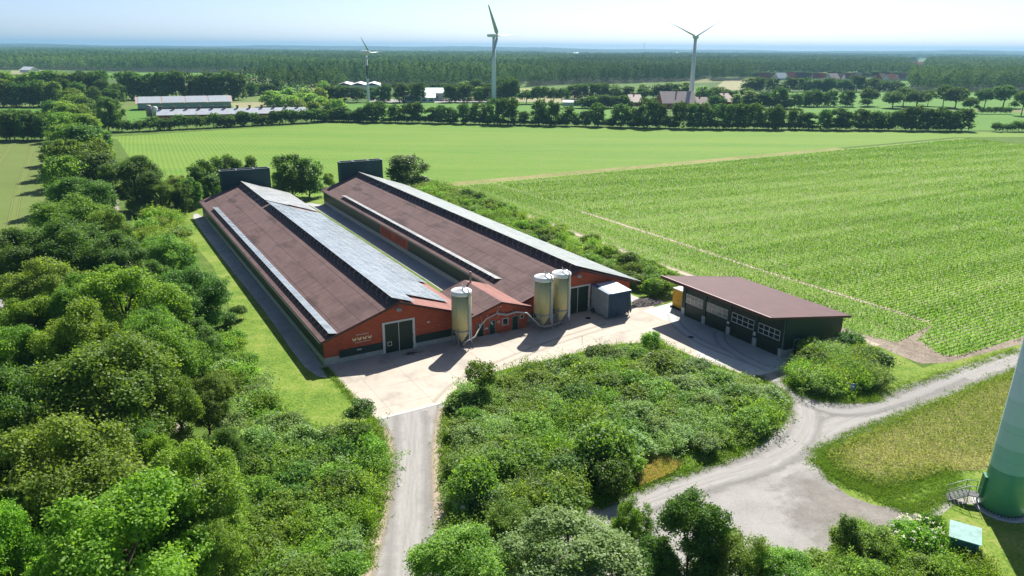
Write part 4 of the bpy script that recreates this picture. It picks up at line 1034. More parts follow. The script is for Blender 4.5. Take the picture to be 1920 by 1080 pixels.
# ------------------------------------------------------------------ wind turbines
M['tower_white'] = plain('turbine_white', (.70, .74, .75), .4, .4, var=.04)
M['blade'] = plain('turbine_blade_backlit', (.46, .48, .49), .4, .4, var=.05)  # greyer than the tower: the shade of backlit blades is put into their colour
def blade_mesh(Lb, mat):
    mb = MB(); n = 10; prev = None; ring = []
    for i in range(n + 1):
        t = i / n; z = .6 + (Lb - .6) * t
        c = (.75 if t < .06 else 1.9 * (1 - t) ** .75 + .62) * Lb / 20; th = max(.05, .55 * (1 - t) ** 1.3 + .05) * Lb / 20
        if t < .06: th = .7 * Lb / 20
        tw = .35 * (1 - t)
        r = []
        for k in range(8):
            a = 2 * math.pi * k / 8; x = math.cos(a) * c / 2 + c * .12; y = math.sin(a) * th / 2
            r.append((x * math.cos(tw) - y * math.sin(tw), x * math.sin(tw) + y * math.cos(tw), z))
        ring.append(r)
    for a, c in zip(ring, ring[1:]):
        for k in range(8): mb.face([a[k], a[(k + 1) % 8], c[(k + 1) % 8], c[k]], 0, True)
    mb.face(list(reversed(ring[-1]))); mb.face(ring[0])
    return mb.mesh('blade', mat)

def turbine(x, y, hub, Lb, r0, r1, yaw, rot, label, egg=False, tower_mat=None, cat='wind turbine', flip=1):
    """yaw: direction the rotor faces (deg from +x, counter-clockwise)"""
    o = empty('wind_turbine', (x, y, 0), math.radians(yaw), label, cat)
    MB().lathe([(r0, 0), (r0 * .93, hub * .12), (r0 + (r1 - r0) * .6, hub * .6), (r1, hub - .9)], 32).build('tower', tower_mat or M['tower_white'], o)
    na = MB()
    if egg:
        n0 = 20
        pr = [(-2.6, .3), (-2.2, 1.2), (-1.2, 1.9), (0, 2.1), (1.2, 2.0), (2.2, 1.6)]
    else:
        pr = [(-5.2, .6), (-5.0, .95), (-2, 1.15), (1.0, 1.2), (1.9, 1.0)]
    for (xa, ra), (xb, rb) in zip(pr, pr[1:]):
        for k in range(16):
            a0, a1 = 2 * math.pi * k / 16, 2 * math.pi * (k + 1) / 16
            na.face([(xa, ra * math.cos(a0), hub + ra * math.sin(a0)), (xa, ra * math.cos(a1), hub + ra * math.sin(a1)), (xb, rb * math.cos(a1), hub + rb * math.sin(a1)), (xb, rb * math.cos(a0), hub + rb * math.sin(a0))], 0, True)
    na.face([(pr[0][0], pr[0][1] * math.cos(-2 * math.pi * k / 16), hub + pr[0][1] * math.sin(-2 * math.pi * k / 16)) for k in range(16)])
    na.face([(pr[-1][0], pr[-1][1] * math.cos(2 * math.pi * k / 16), hub + pr[-1][1] * math.sin(2 * math.pi * k / 16)) for k in range(16)])
    na.build('nacelle', M['tower_white'], o)
    hx = pr[-1][0] + .7
    hb = MB()
    hp_ = [(pr[-1][0] + .01, 1.0), (hx, 1.05), (hx + .6, .8), (hx + 1.0, .3)]
    for (xa, ra), (xb, rb) in zip(hp_, hp_[1:]):
        for k in range(16):
            a0, a1 = 2 * math.pi * k / 16, 2 * math.pi * (k + 1) / 16
            hb.face([(xa, ra * math.cos(a0), hub + ra * math.sin(a0)), (xa, ra * math.cos(a1), hub + ra * math.sin(a1)), (xb, rb * math.cos(a1), hub + rb * math.sin(a1)), (xb, rb * math.cos(a0), hub + rb * math.sin(a0))], 0, True)
    hb.face([(hp_[-1][0], hp_[-1][1] * math.cos(2 * math.pi * k / 16), hub + hp_[-1][1] * math.sin(2 * math.pi * k / 16)) for k in range(16)])
    hb.build('hub', M['tower_white'], o)
    bm_ = blade_mesh(Lb, M['blade'])
    for k in range(3):
        c = add_obj('blade', bm_, o, (hx, 0, hub)); c.rotation_euler = (math.radians(rot + 120 * k), 0, 0)
    return o
x, y = gp(926, 193); turbine(x, y, 46.5, 23.5, 1.9, 1.05, -27, 33, 'tall white wind turbine seen side-on, rotor to the right, behind the tree row')
x, y = gp(1294, 199); turbine(x, y, 46.5, 25.0, 1.9, 1.05, -105, -57, 'tall white wind turbine with round nacelle facing the camera, by the farm roofs', egg=True)
def patch_mat():
    b = NB('patchy_tower'); s = b.sep(b.obj())
    n = b.noise(b.mapping(b.obj(), scale=(.3, .3, .22)), 1.0, 3, .7)
    f = b.math('ADD', b.math('MULTIPLY', b.math('SUBTRACT', s[2], 14.0), .06), b.math('MULTIPLY', b.math('SUBTRACT', n, .5), 3.2))
    g = b.math('LESS_THAN', s[2], 27.0)
    c = b.mix(b.math('MULTIPLY', g, b.ramp(f, [(.42, 0.0), (.5, 1.0)])), (.68, .71, .72), (.05, .06, .065))
    return b.done(b.bsdf(c, .5, .35))
x, y = gp(692, 205); turbine(x, y, 34.8, 10.6, .85, .5, -39, 33, 'slim wind turbine with black and white patched tower, leftmost of the standing turbines', tower_mat=patch_mat())
x, y = gp(1207, 103); turbine(x, y, 64.0, 30.0, 2.0, 1.2, -70, 20, 'faint far wind turbine on the horizon left of the round-nacelle turbine')
for i, xx in enumerate((1102, 1124, 1153, 1167, 1240)):
    x, y = gp(xx, 97.2); turbine(x, y, 70.0, 35.0, 2.2, 1.4, -60 + 20 * i, 15 + 31 * i, 'tiny wind turbine barely visible on the horizon near the far turbine')['group'] = 'tiny turbines on the horizon'

# the near tower with its green bands
def band_mat():
    b = NB('banded_tower_paint'); s = b.sep(b.obj())
    n = b.noise(b.obj(), 1.5, 4)
    c = b.ramp(b.math('DIVIDE', s[2], 20.0), [(0, (.070, .340, .190)), (.205, (.265, .56, .435)), (.315, (.41, .67, .58)), (.425, (.52, .74, .69)), (.535, (.62, .79, .80)), (.645, (.68, .80, .85)), (.755, (.73, .83, .88)), (.865, (.77, .84, .88))], 'CONSTANT')
    c = b.mix(b.math('MULTIPLY', n, .12), c, (.55, .55, .55))
    sm = b.math('ABSOLUTE', b.math('SUBTRACT', b.math('FRACT', b.math('DIVIDE', s[2], 2.6)), .5))
    c = b.mix(b.ramp(sm, [(.488, 0.0), (.496, .3)]), c, (.1, .16, .14))
    return b.done(b.bsdf(c, .38, .4))
TX, TY = gp(1876, 953)
o = empty('wind_turbine_tower', (TX, TY, 0), 0, 'near turbine tower banded from green to pale blue, cut by the right frame edge', 'wind turbine')
MB().lathe([(1.72, .28), (1.55, 4), (1.36, 12), (1.18, 24), (.95, 45)], 48).build('tower', band_mat(), o)
MB().lathe([(2.15, -.05), (2.15, .16)], 48).build('foundation', M['concrete'], o)
MB().lathe([(1.9, .163), (1.9, .26), (1.80, .27), (1.80, .3)], 48).build('flange', M['galv'], o)
bo = MB()
for k in range(44):
    a = 2 * math.pi * k / 44; bo.box(1.84 * math.cos(a) - .035, 1.84 * math.sin(a) - .035, .272, 1.84 * math.cos(a) + .035, 1.84 * math.sin(a) + .035, .36)
bo.build('bolt_ring', M['black'], o)
ad = math.radians(160)
def tl(r, t, z): return (r * math.cos(ad) - t * math.sin(ad), r * math.sin(ad) + t * math.cos(ad), z)
MB().hexa([tl(1.5, -.45, .95), tl(1.86, -.45, .95), tl(1.86, .45, .95), tl(1.5, .45, .95), tl(1.4, -.45, 3.0), tl(1.78, -.45, 3.0), tl(1.78, .45, 3.0), tl(1.4, .45, 3.0)]).build('door', plain('tower_door', (.03, .2, .09), .4, .4), o)
st = MB()
for k in range(5):
    r0 = 2.75 + .3 * k; z = .95 - .19 * k
    st.hexa([tl(r0, -.5, z - .04), tl(r0 + .28, -.5, z - .04), tl(r0 + .28, .5, z - .04), tl(r0, .5, z - .04), tl(r0, -.5, z), tl(r0 + .28, -.5, z), tl(r0 + .28, .5, z), tl(r0, .5, z)])
st.hexa([tl(1.9, -.5, .91), tl(2.73, -.5, .91), tl(2.73, .5, .91), tl(1.9, .5, .91), tl(1.9, -.5, .95), tl(2.73, -.5, .95), tl(2.73, .5, .95), tl(1.9, .5, .95)])
so = st.build('steps', plain('step_grating', (.12, .125, .13), .7, .2), o)
rl = MB()
for t in (-.53, .53):
    rl.tube([tl(4.2, t, 0), tl(4.2, t, 1.05), tl(2.75, t, 1.95), tl(1.95, t, 1.95), tl(1.95, t, .9)], .03, 6).tube([tl(2.75, t, 1.95), tl(2.75, t, 0)], .03, 6).tube([tl(4.2, t, .5), tl(2.75, t, 1.4), tl(1.95, t, 1.4)], .02, 5).tube([tl(2.0, t, .9), tl(2.0, t, 0)], .03, 6)
    rl.tube([tl(4.2, t, .1), tl(2.75, t, .92)], .04, 5)
rl.build('railing', M['galv'], so)

o = empty('transformer_hut', (35.75, 48.6, 0), math.radians(-31), 'small teal transformer hut with pale flat roof beside the near tower', 'hut')
teal = plain('teal_paint', (.05, .22, .20), .5, .35)
MB().box(-.95, -1.0, 0, .95, 1.0, 2.05).build('body', teal, o)
MB().hexa([(-1.1, -1.2, 2.06), (1.1, -1.2, 2.06), (1.1, 1.2, 2.06), (-1.1, 1.2, 2.06), (-1.1, -1.2, 2.13), (1.1, -1.2, 2.13), (1.1, 1.2, 2.2), (-1.1, 1.2, 2.2)]).build('roof', plain('teal_roof', (.26, .42, .38), .7, .2, var=.25, scale=2), o)
MB().box(-.8, -1.03, .1, -.02, -1.003, 1.9).box(.02, -1.03, .1, .8, -1.003, 1.9).build('door', plain('teal_door', (.03, .13, .125), .5), o)

# two signs half swallowed by the bushes
def sign(x, y, z, r, mat, rz, label, arrow):
    o = empty('road_sign', (x, y, 0), rz, label, 'sign')
    MB().tube([(0, 0, 0), (0, 0, z + r)], .035, 8).build('post', M['galv'], o)
    d = MB(); n = 28
    d.face([(r * math.cos(2 * math.pi * k / n), -.06, z + r * math.sin(2 * math.pi * k / n)) for k in range(n)], 0); d.face([(r * math.cos(-2 * math.pi * k / n), -.04, z + r * math.sin(-2 * math.pi * k / n)) for k in range(n)], 1)
    for k in range(n):
        a, c = 2 * math.pi * k / n, 2 * math.pi * (k + 1) / n
        d.face([(r * math.cos(a), -.06, z + r * math.sin(a)), (r * math.cos(a), -.04, z + r * math.sin(a)), (r * math.cos(c), -.04, z + r * math.sin(c)), (r * math.cos(c), -.06, z + r * math.sin(c))], 1)
    do = d.build('disc', [mat, M['alu']], o)
    if arrow:
        MB().face([(-.22 * r / .3, -.066, z + .02), (-.02, -.066, z - .16), (-.02, -.066, z - .06), (.2, -.066, z - .03), (.2, -.066, z + .07), (-.02, -.066, z + .1), (-.02, -.066, z + .2)]).build('arrow', M['white_trim'], do)
x, y = gp(1597, 722, 1.3); sign(x, y - .3, 1.3, .34, plain('blue_sign', (.01, .09, .42), .4), math.radians(-20), 'round blue arrow sign in the bush at the track bend', True)
x, y = gp(868, 951, 1.4); sign(x, y, 1.4, .22, plain('grey_sign', (.42, .42, .45), .5), math.radians(5), 'small grey round sign among the bushes by the drive', False)

# ------------------------------------------------------------------ trees
def near_tree(cx, cy, rp, H, kind, label, group=None, j=None):
    """crown seen at (cx, cy) with radius rp on the survey photo, tree height H"""
    zc = H * .6
    x, y = gp(cx, cy, zc); d = pj(x, y, zc)[2]
    r = rp * d / FPX * .95
    p = NEAR[kind][(j if j is not None else int(cx + cy)) % len(NEAR[kind])]
    return plant(p, x, y, r / 6.2, H / 13.0, None, label, 'tree', group)

OLD = 'old trees of the wood on the left'
for a in (
    (240, 1030, 185, 13, 'bright', 'large bright green broadleaf tree at the bottom left corner of the wood'),
    (135, 905, 165, 14, 'olive', 'broad olive green tree just behind the bright corner tree'),
    (372, 930, 112, 12, 'olive', 'olive tree beside the sandy lane, edging the dark gap by the shrubs'),
    (205, 745, 165, 15, 'oak', 'biggest spreading oak in the middle of the left wood'),
    (55, 790, 120, 14, 'dark', 'dark tree left of the biggest oak, cut by the frame'),
    (5, 960, 100, 13, 'dark', 'shaded dark tree at the left frame edge behind the bright corner tree'),
    (350, 560, 88, 11, 'dark', 'dense dark round tree leaning over the lawn by the first barn'),
    (362, 645, 58, 8, 'dark', 'lower dark tree under the dense one, above the shrub strip'),
    (235, 575, 115, 14, 'bright', 'fresh green tree left of the dense dark round tree'),
    (95, 555, 90, 13, 'olive', 'yellow-olive tree hanging over the pale sandy yard'),
    (165, 660, 105, 14, 'bright', 'light green tree between the sandy yard and the biggest oak'),
    (325, 690, 85, 12, 'oak', 'mid green tree at the wood edge beside the grey shrub'),
    (25, 690, 80, 12, 'oak', 'green tree at the left frame edge below the sandy yard'),
    (20, 1075, 100, 12, 'bright', 'bright tree filling the bottom left frame corner'),
    (415, 850, 50, 7, 'dark', 'small dark tree in the gap between wood and shrub strip'),
    (310, 482, 60, 10, 'oak', 'green tree behind the dense dark round tree'),
    (120, 470, 95, 14, 'dark', 'dark wide tree at the near end of the avenue'),
    (215, 490, 70, 12, 'dark', 'dark tree right of the near avenue end'),
    (25, 490, 80, 13, 'dark', 'dark tree on the cereal field corner'),
    (140, 420, 80, 14, 'oak', 'avenue oak shading the cereal field, third from its near end'),
    (205, 440, 50, 12, 'oak', 'avenue tree right beside the grey lane bit'),
    (150, 375, 72, 14, 'dark', 'round avenue tree left of the lone dark tree'),
    (249, 330, 58, 14, 'dark', 'lone dark round tree with visible trunk by the lane'),
    (300, 362, 34, 8, 'oak', 'smaller tree leaning on the lone dark round tree'),
    (330, 352, 34, 8, 'olive', 'pale loose tree between the lone dark tree and the first barn'),
    (300, 770, 70, 10, 'oak', 'rounded green tree right below the biggest oak'),
    (110, 690, 80, 11, 'dark', 'dark tree filling the gap left of the biggest oak'),
    (240, 850, 75, 10, 'dark', 'low dark tree between the biggest oak and the bright corner tree'),
    (300, 880, 60, 9, 'bright', 'small light tree between olive tree by the lane and biggest oak'),
    (60, 860, 85, 12, 'oak', 'green tree behind the broad olive green one at the frame edge'),
    (290, 640, 70, 11, 'oak', 'green tree in the middle of the belt above the biggest oak'),
    (165, 575, 70, 12, 'oak', 'green tree tucked between the yellow-olive and fresh green trees'),
    (385, 745, 52, 7, 'oak', 'small green tree at the wood edge above the lane gap'),
    (290, 545, 60, 11, 'dark', 'dark tree between fresh green tree and dense dark round tree'),
    (60, 610, 70, 10, 'bright', 'light tree just right of the sandy yard'),
    (395, 1040, 75, 8, 'olive', 'olive tree at the bottom edge beside the sandy lane end'),
    (425, 950, 50, 6, 'oak', 'small green tree leaning over the lane near the shrub strip'),
): near_tree(*a, OLD)

def line_tree(x0, ytop, wpx, ybase, protos, label, group, dy=0, hmax=40, minw=.7):
    x, y = gp(x0, ybase); d = pj(x, y, 0)[2]
    H = max(2.0, (ybase - ytop) * d / FPX * 1.03); R = wpx / 2 * d / FPX
    p = random.choice(protos)
    base = {'bush': (4.0, 6.0)}.get(p['kind'], None) or ((3.1, 12.0) if p in SLIM or p in FARSLIM else (5.2, 12.0))
    if p['kind'] == 'young_tree': base = (2.1, 5.2)
    return plant(p, x, y, R / base[0] * 1.12, H / base[1], None, label, 'tree' if p['kind'] != 'bush' else 'bush', group)

# avenue running away on the left
av = 'avenue trees along the field edge'
for cx, cy, r, H, k in ((120, 335, 42, 13, 'oak'), (178, 325, 42, 13, 'dark'), (128, 298, 42, 13, 'oak'), (180, 290, 36, 12, 'oak'), (105, 292, 32, 11, 'dark'), (150, 268, 42, 14, 'dark'), (118, 262, 34, 13, 'oak'), (182, 262, 26, 11, 'dark'),
                       (140, 238, 34, 13, 'oak'), (112, 232, 26, 12, 'oak'), (165, 240, 24, 12, 'olive'), (150, 218, 28, 13, 'oak'), (126, 212, 28, 13, 'olive'), (100, 208, 24, 12, 'dark'), (140, 196, 26, 13, 'olive'), (135, 182, 24, 13, 'oak'), (160, 200, 20, 12, 'dark'), (172, 214, 20, 12, 'dark')):
    zc = H * .6; x, y = gp(cx, cy, zc); d = pj(x, y, zc)[2]
    plant(random.choice(MID[k]), x, y, r * d / FPX / 5.2, H / 12.0, None, 'broadleaf tree in the double avenue between cereal field and crop field', 'tree', av)
for x0, t, w, yb, lb in ((205, 186, 34, 248, 'left one of two dark trees standing at the crop field corner'), (222, 190, 30, 246, 'right one of two dark trees standing at the crop field corner')):
    line_tree(x0, t, w, yb, MID['dark'], lb, None)

# trees round the rear of the barns
g = 'trees behind the barns'
for x0, t, w, yb, k in ((372, 312, 34, 378, 'd'), (392, 300, 32, 372, 's'), (412, 298, 30, 366, 's'), (433, 294, 28, 362, 's'), (452, 300, 28, 362, 's'), (475, 296, 26, 360, 's'), (360, 335, 36, 392, 'd'), (345, 345, 34, 398, 'd'), (400, 330, 40, 380, 'd')):
    line_tree(x0, t, w, yb, SLIM if k == 's' else MID['dark'], 'dark tree in the clump left of and behind the first exhaust shaft', g)
line_tree(548, 293, 62, 372, MID['dark'], 'tall dark tree left of the second exhaust shaft, left half of the pair', None)
line_tree(580, 300, 52, 370, MID['dark'], 'tall dark tree left of the second exhaust shaft, right half of the pair', None)
line_tree(523, 322, 26, 370, MID['olive'], 'thin pale tree peeping out right of the first exhaust shaft', None)
line_tree(618, 325, 22, 352, MID['olive'], 'small pale bush-like tree touching the second exhaust shaft', None)
line_tree(763, 294, 80, 352, MID['dark'], 'single round dark tree right of the second exhaust shaft', None)

# tree row along the far edge of the crop field
def ybase(x):
    P = ((600, 227), (640, 228), (900, 233), (1280, 241), (1600, 244), (1820, 246), (1920, 247))
    for (a, ya), (c, yc) in zip(P, P[1:]):
        if a <= x <= c: return ya + (yc - ya) * (x - a) / (c - a)
    return 227 if x < 600 else 247
ROW = ((612,205,32),(640,200,26),(664,205,28),(682,203,22),(704,193,38),(741,200,24),(762,194,26),(786,195,20),(808,203,20),(829,201,22),(848,205,22),(869,197,24),(887,195,16),(903,193,18),(929,191,30),(952,189,34),(980,211,18),
       (1008,192,26),(1020,206,16),(1038,194,24),(1061,198,20),(1079,212,12),(1093,210,18),(1120,197,30),(1143,218,14),(1166,200,34),(1190,206,22),(1212,187,36),(1235,195,24),(1256,216,18),(1274,197,26),(1299,195,28),(1317,200,24),(1345,197,34),(1372,199,28),(1393,200,26),
       (1413,198,26),(1440,203,30),(1460,203,26),(1489,206,28),(1516,212,26),(1543,210,22),(1568,204,30),(1584,214,22),(1608,208,28),(1641,211,28),(1660,214,24),(1679,211,22),(1698,205,24),(1719,204,26),(1741,206,26),(1763,206,28),(1782,208,24),(1801,206,26))
for x0, t, w in ROW:
    where = 'left of the side-on turbine' if x0 < 915 else ('between the two tall turbines' if x0 < 1290 else 'right of the round-nacelle turbine')
    protos = FARSLIM if w < 21 else random.choice((FAR['far'], FAR['far'], FAR['far'], FARSLIM))
    line_tree(x0 + random.uniform(-2, 2), t - 2 + random.uniform(-2, 4), w * 1.12, ybase(x0) + random.uniform(-.7, .2), protos, 'tree of the row closing the crop field, ' + where, 'tree row behind the crop field')
for k in range(58):
    x0 = 600 + k * 21 + random.uniform(-6, 6)
    if x0 > 1815: break
    where = 'left of the side-on turbine' if x0 < 915 else ('between the two tall turbines' if x0 < 1290 else 'right of the round-nacelle turbine')
    line_tree(x0, ybase(x0) - random.uniform(8, 15), random.uniform(16, 26), ybase(x0), FARBUSH, 'low bush under the tree row, ' + where, 'bushes under the tree row')
for x0, t, w in ((1867, 230, 18), (1888, 232, 20), (1909, 227, 22), (1926, 230, 20)):
    line_tree(x0, t, w, 247, FARBUSH, 'dark bush in the short hedge at the right frame edge', 'short hedge on the right')
for k in range(26):
    x0 = 232 + k * 15 + random.uniform(-4, 4); yb = 248 - (x0 - 232) * .0515
    line_tree(x0, yb - random.uniform(17, 27), random.uniform(24, 32), yb, FARBUSH + FAR['far'][:1], 'bush in the dark hedge in front of the long low barn', 'hedge before the low barn')

def clump(items, protos, label, group, yb):
    for it in items:
        x0, t, w = it[:3]; b_ = it[3] if len(it) > 3 else yb
        line_tree(x0, t, w, b_, protos, label, group)
F = FAR['far'] + FAR['oak'][:1]
clump(((987,169,28),(1007,163,24),(1021,163,22),(1038,165,22),(1054,166,26)), FARLONE, 'lone-standing tree in the short row on the tan field', 'trees on the tan field', 195)
clump([(1072,161,24),(1088,159,28),(1104,157,28),(1128,157,30),(1152,160,28),(1178,164,26),(1208,160,30),(1236,161,30),(1257,158,28),(1278,156,28)], F, 'tree in the grove left of the round-nacelle turbine, behind the farm roofs', 'grove by the farm', 186)
clump([(1092,184,30),(1112,181,30),(1132,180,32),(1152,182,28),(1168,179,22),(1140,188,30),(1228,184,34,200),(1100,190,26),(1176,190,24)], F + FARBUSH, 'tree of the low thicket left of the farm roofs', 'thicket by the farm', 203)
clump([(1318,163,34,192),(1342,165,36,194),(1368,170,30,198),(1398,168,30,196),(1385,178,28,202),(1345,180,34,205),(1270,196,24,206),(1290,198,24,208)], F, 'tree around the farm roofs right of the round-nacelle turbine', 'trees right of the farm', 200)
clump([(1408,172,36),(1428,175,36),(1458,166,32),(1442,180,36),(1472,182,32),(1490,178,26)], F, 'tree in the dark clump over the right end of the tree row', 'dark clump', 204)
clump([(1510,173,30),(1526,171,26),(1541,174,26),(1557,171,22),(1585,171,28)], F, 'tree in the tight row on the green field, left of the paired tree', 'tight row on the green field', 200)
clump([(1627,165,32,199)], FARLONE, 'taller tree of a pair standing alone on the green field', None, 200)
clump([(1621,185,20,201)], FARBUSH, 'round bush at the foot of the lone field tree', None, 200)
clump([(1673,173,40,203),(1693,163,38,199),(1717,172,42,202),(1739,170,26,199)], FARLONE, 'tree in the four-tree clump in the middle of the green field', 'four-tree clump', 203)
clump([(1768,160,32,200),(1790,165,44,203),(1818,184,26,212)], FARLONE, 'tree in the three-tree clump right of the four-tree clump', 'three-tree clump', 203)
clump([(1845,168,36,202)], FARLONE, 'spreading tree second from the right edge on the green field', None, 203)
clump([(1880,162,46,202)], FARLONE, 'broad flat-topped tree near the right edge on the green field', None, 203)
clump([(1914,171,38,217)], FARLONE, 'tree cut by the right frame edge on the green field', None, 203)
clump([(1840 + 12 * k, 201, 13, 214) for k in range(5)], FARBUSH, 'tiny orchard tree on the green field near the right edge', 'orchard trees', 214)
clump([(1402,147,24),(1424,146,24),(1448,148,24),(1481,146,30),(1508,147,28),(1531,150,26),(1553,148,26),(1577,150,28),(1605,142,32),(1631,148,28),(1656,152,24),(1680,153,26),(1420,152,22),(1544,152,24)], F, 'tree of the field hedge in front of the red village roofs', 'hedge before the village', 172)
clump([(1395 + 20 * k + (k * 37 % 9), 133 + k % 4, 22) for k in range(17)], F, 'tree behind the red village roofs', 'village trees', 145)
clump([(606,155,32),(624,163,28),(645,162,32),(669,165,28),(706,164,34),(724,159,20),(749,157,32),(773,159,22),(788,157,22),(842,161,24),(854,162,26),(876,160,28),(898,164,26),(914,164,24),(942,157,26),(954,152,24),(964,152,20)], F, 'tree in front of the pale industrial halls', 'trees by the halls', 192)
clump([(808,158,24),(827,158,22),(868,154,24),(893,151,28),(915,158,24),(938,150,28),(955,146,26)], F, 'tree behind the pale industrial halls', 'trees behind the halls', 178)
clump([(238 + 19 * k, 137 + (k * 7 % 5) * 1.6, 36) for k in range(12)], FAR['far'], 'tall tree in the dark wood behind the long pale barn', 'wood behind the pale barn', 187)
clump([(470,155,26,180),(486,158,26,178),(503,157,28,178),(520,152,28,176)], F, 'tree at the end of the dark wood by the small green field', 'wood end trees', 178)
clump([(512,172,34,200),(530,178,34,206),(548,180,32,208),(566,176,34,206),(585,178,32,208),(603,184,30,214),(620,188,30,218),(636,186,28,222),(575,168,30,198),(600,168,30,200),(540,166,28,196),(558,186,30,214),(590,192,28,220)], FAR['olive'], 'pale willow in the loose thicket right of the long pale barn', 'willow thicket', 205)
clump([(6 + 17 * k, 154 + (k * 5 % 4) * 2, 34) for k in range(7)], FAR['far'] + FAR['oak'], 'tree in the front row of the wood at the left edge', 'left wood front', 200)
clump([(10 + 18 * k, 135 + (k * 7 % 5) * 2, 36, 186) for k in range(11)], FAR['far'] + FAR['oak'], 'tree in the back rows of the wood at the left edge', 'left wood back', 186)
clump([(120,150,34,196),(150,158,34,200),(178,166,34,206),(196,152,30,192),(212,168,30,200),(225,160,28,196)], FAR['far'], 'tree of the wood where the avenue meets it', 'wood by the avenue', 196)
clump([(-4,208,30),(12,210,30),(28,208,30),(44,211,28),(60,209,30),(76,212,28),(90,214,26),(20,214,30,264),(52,216,30,264),(80,218,28,264)], MID['dark'], 'dark tree in the thick row between the two left fields', 'row between the left fields', 262)

# ------------------------------------------------------------------ shrubs
def scatter(poly, n, dmin, seed, edge=0.0):
    rng = random.Random(seed); xs = [p[0] for p in poly]; ys = [p[1] for p in poly]; out = []
    P = np.array(poly)
    for _ in range(60000):
        if len(out) >= n: break
        x, y = rng.uniform(min(xs), max(xs)), rng.uniform(min(ys), max(ys))
        if any((x - a) ** 2 + (y - c) ** 2 < dmin * dmin for a, c in out): continue
        if not inside(np.array([x]), np.array([y]), poly)[0]: continue
        if edge:
            ok = True
            for i in range(len(poly)):
                a, c = P[i], P[(i + 1) % len(poly)]
                t = max(0, min(1, np.dot(np.array([x, y]) - a, c - a) / max(1e-9, np.dot(c - a, c - a))))
                if np.hypot(*(a + (c - a) * t - np.array([x, y]))) < edge: ok = False; break
            if not ok: continue
        out.append((x, y))
    return out

def shrubs(spots, protos, smin, smax, label, group, hz=(.8, 1.15), kind='shrub'):
    for x, y in spots:
        s = random.uniform(smin, smax)
        plant(random.choice(protos), x, y, s, s * random.uniform(*hz), None, label, kind, group, kind)

ALLS = SPIKY * 2 + BUSH
BEDIN = px((846, 770), (880, 742), (915, 724), (965, 708), (1045, 694), (1115, 675), (1165, 666), (1230, 660), (1325, 700), (1405, 724), (1455, 750), (1464, 772), (1438, 806), (1386, 842), (1298, 876), (1235, 896), (1190, 912), (1118, 942), (1000, 998), (930, 1046), (882, 1086), (862, 1030), (852, 950), (842, 900), (838, 830))
GAP = px((1180, 872), (1215, 838), (1285, 862), (1275, 895), (1195, 925), (1178, 905))
inner = scatter(BEDIN, 175, 1.5, 4, .7)
inner = [q for q in inner if not inside(np.array([q[0]]), np.array([q[1]]), GAP)[0]]
BEDP = [SPIKY[0], SPIKY[1], SPIKY[2], SPIKY[3], BUSH[0], BUSH[0], BUSH[1], BUSH[1], BUSH[2], BUSH[3], BUSH[4]]
shrubs(inner, BEDP, .78, 1.2, 'mixed green shrub in the big planted bed between yard and gravel track', 'shrubs of the big bed', (.48, .98))
for cx, cy, rp, H, k, j, lb in (
    (900, 712, 32, 5.6, 'SM', 0, 'open young tree on the bed edge, left corner facing the yard'),
    (1222, 640, 20, 3.6, 'SM', 1, 'thin light young tree at the far tip of the big bed'),
    (1135, 830, 62, 5.0, 'BU', 0, 'tallest dark bush in the big bed, above the straw-coloured gap'),
    (1150, 890, 40, 3.6, 'BU', 4, 'round dark bush beside the straw-coloured gap in the bed'),
    (890, 900, 48, 4.4, 'BU', 0, 'rounded tree-like bush on the bed corner by the drive'),
):
    x, y = gp(cx, cy, H * .55); d = pj(x, y, H * .55)[2]; r = rp * d / FPX
    p = SMALL[j] if k == 'SM' else BUSH[j]
    base = (2.1, 5.2) if k == 'SM' else (2.0, 3.0)
    plant(p, x, y, r / base[0], H / base[1], None, lb, 'tree' if k == 'SM' else 'shrub', None, 'young_tree' if k == 'SM' else 'shrub')

strip = px((692, 812), (708, 860), (700, 925), (684, 990), (666, 1065), (645, 1150), (470, 1150), (450, 1010), (455, 890), (420, 780), (395, 690), (412, 650), (436, 655), (475, 728), (530, 800), (605, 832), (660, 835))
shrubs(scatter(strip, 82, 1.5, 8, .3), BUSH * 2 + SPIKY, .72, 1.15, 'leafy shrub in the wide strip between old wood and drive', 'shrubs of the left strip')
shrubs(px((462, 690), (440, 650), (425, 612), (448, 598)), BUSH[:1] + BUSH[4:], .7, .9, 'dark green shrub on the lawn edge beside the first barn', 'shrubs on the lawn edge')
x, y = gp(676, 800); plant(SMALL[2], x, y, .85, .62, None, 'dark feathery young tree at the corner of yard and lawn', 'tree', None, 'young_tree')
x, y = gp(470, 735); plant(SPIKY[3], x, y, 1.2, .9, None, 'silvery grey shrub standing out at the top of the left strip', 'shrub', None, 'shrub')
up = px((262, 395), (300, 388), (330, 415), (350, 450), (368, 490), (330, 505), (290, 480), (270, 440))
shrubs(scatter(up, 20, 2.0, 3), [BUSH[1], BUSH[2], BUSH[3], SPIKY[1]], 1.0, 1.45, 'pale shrub in the patch left of the first barn rear', 'shrubs behind the old dark tree')
hedge = uv((51.9, 96), (51.7, 40), (51.9, 4), (53.5, -1.0), (58, -2), (62.5, 2), (64.3, 20), (64.6, 60), (64.0, 104), (60, 107))
hedge_s = scatter(hedge, 100, 2.5, 6, .9)
shrubs(hedge_s, BUSH[:3] * 2 + BUSH[4:] + SPIKY[:2], .8, 1.2, 'shrub in the long hedge between second barn and maize', 'hedge along the second barn', (.85, 1.2), 'bush')
isl = px((1480, 708), (1492, 688), (1530, 672), (1580, 662), (1625, 676), (1650, 700), (1645, 722), (1600, 740), (1540, 740), (1502, 730))
sgx, sgy = gp(1597, 722, 1.3)
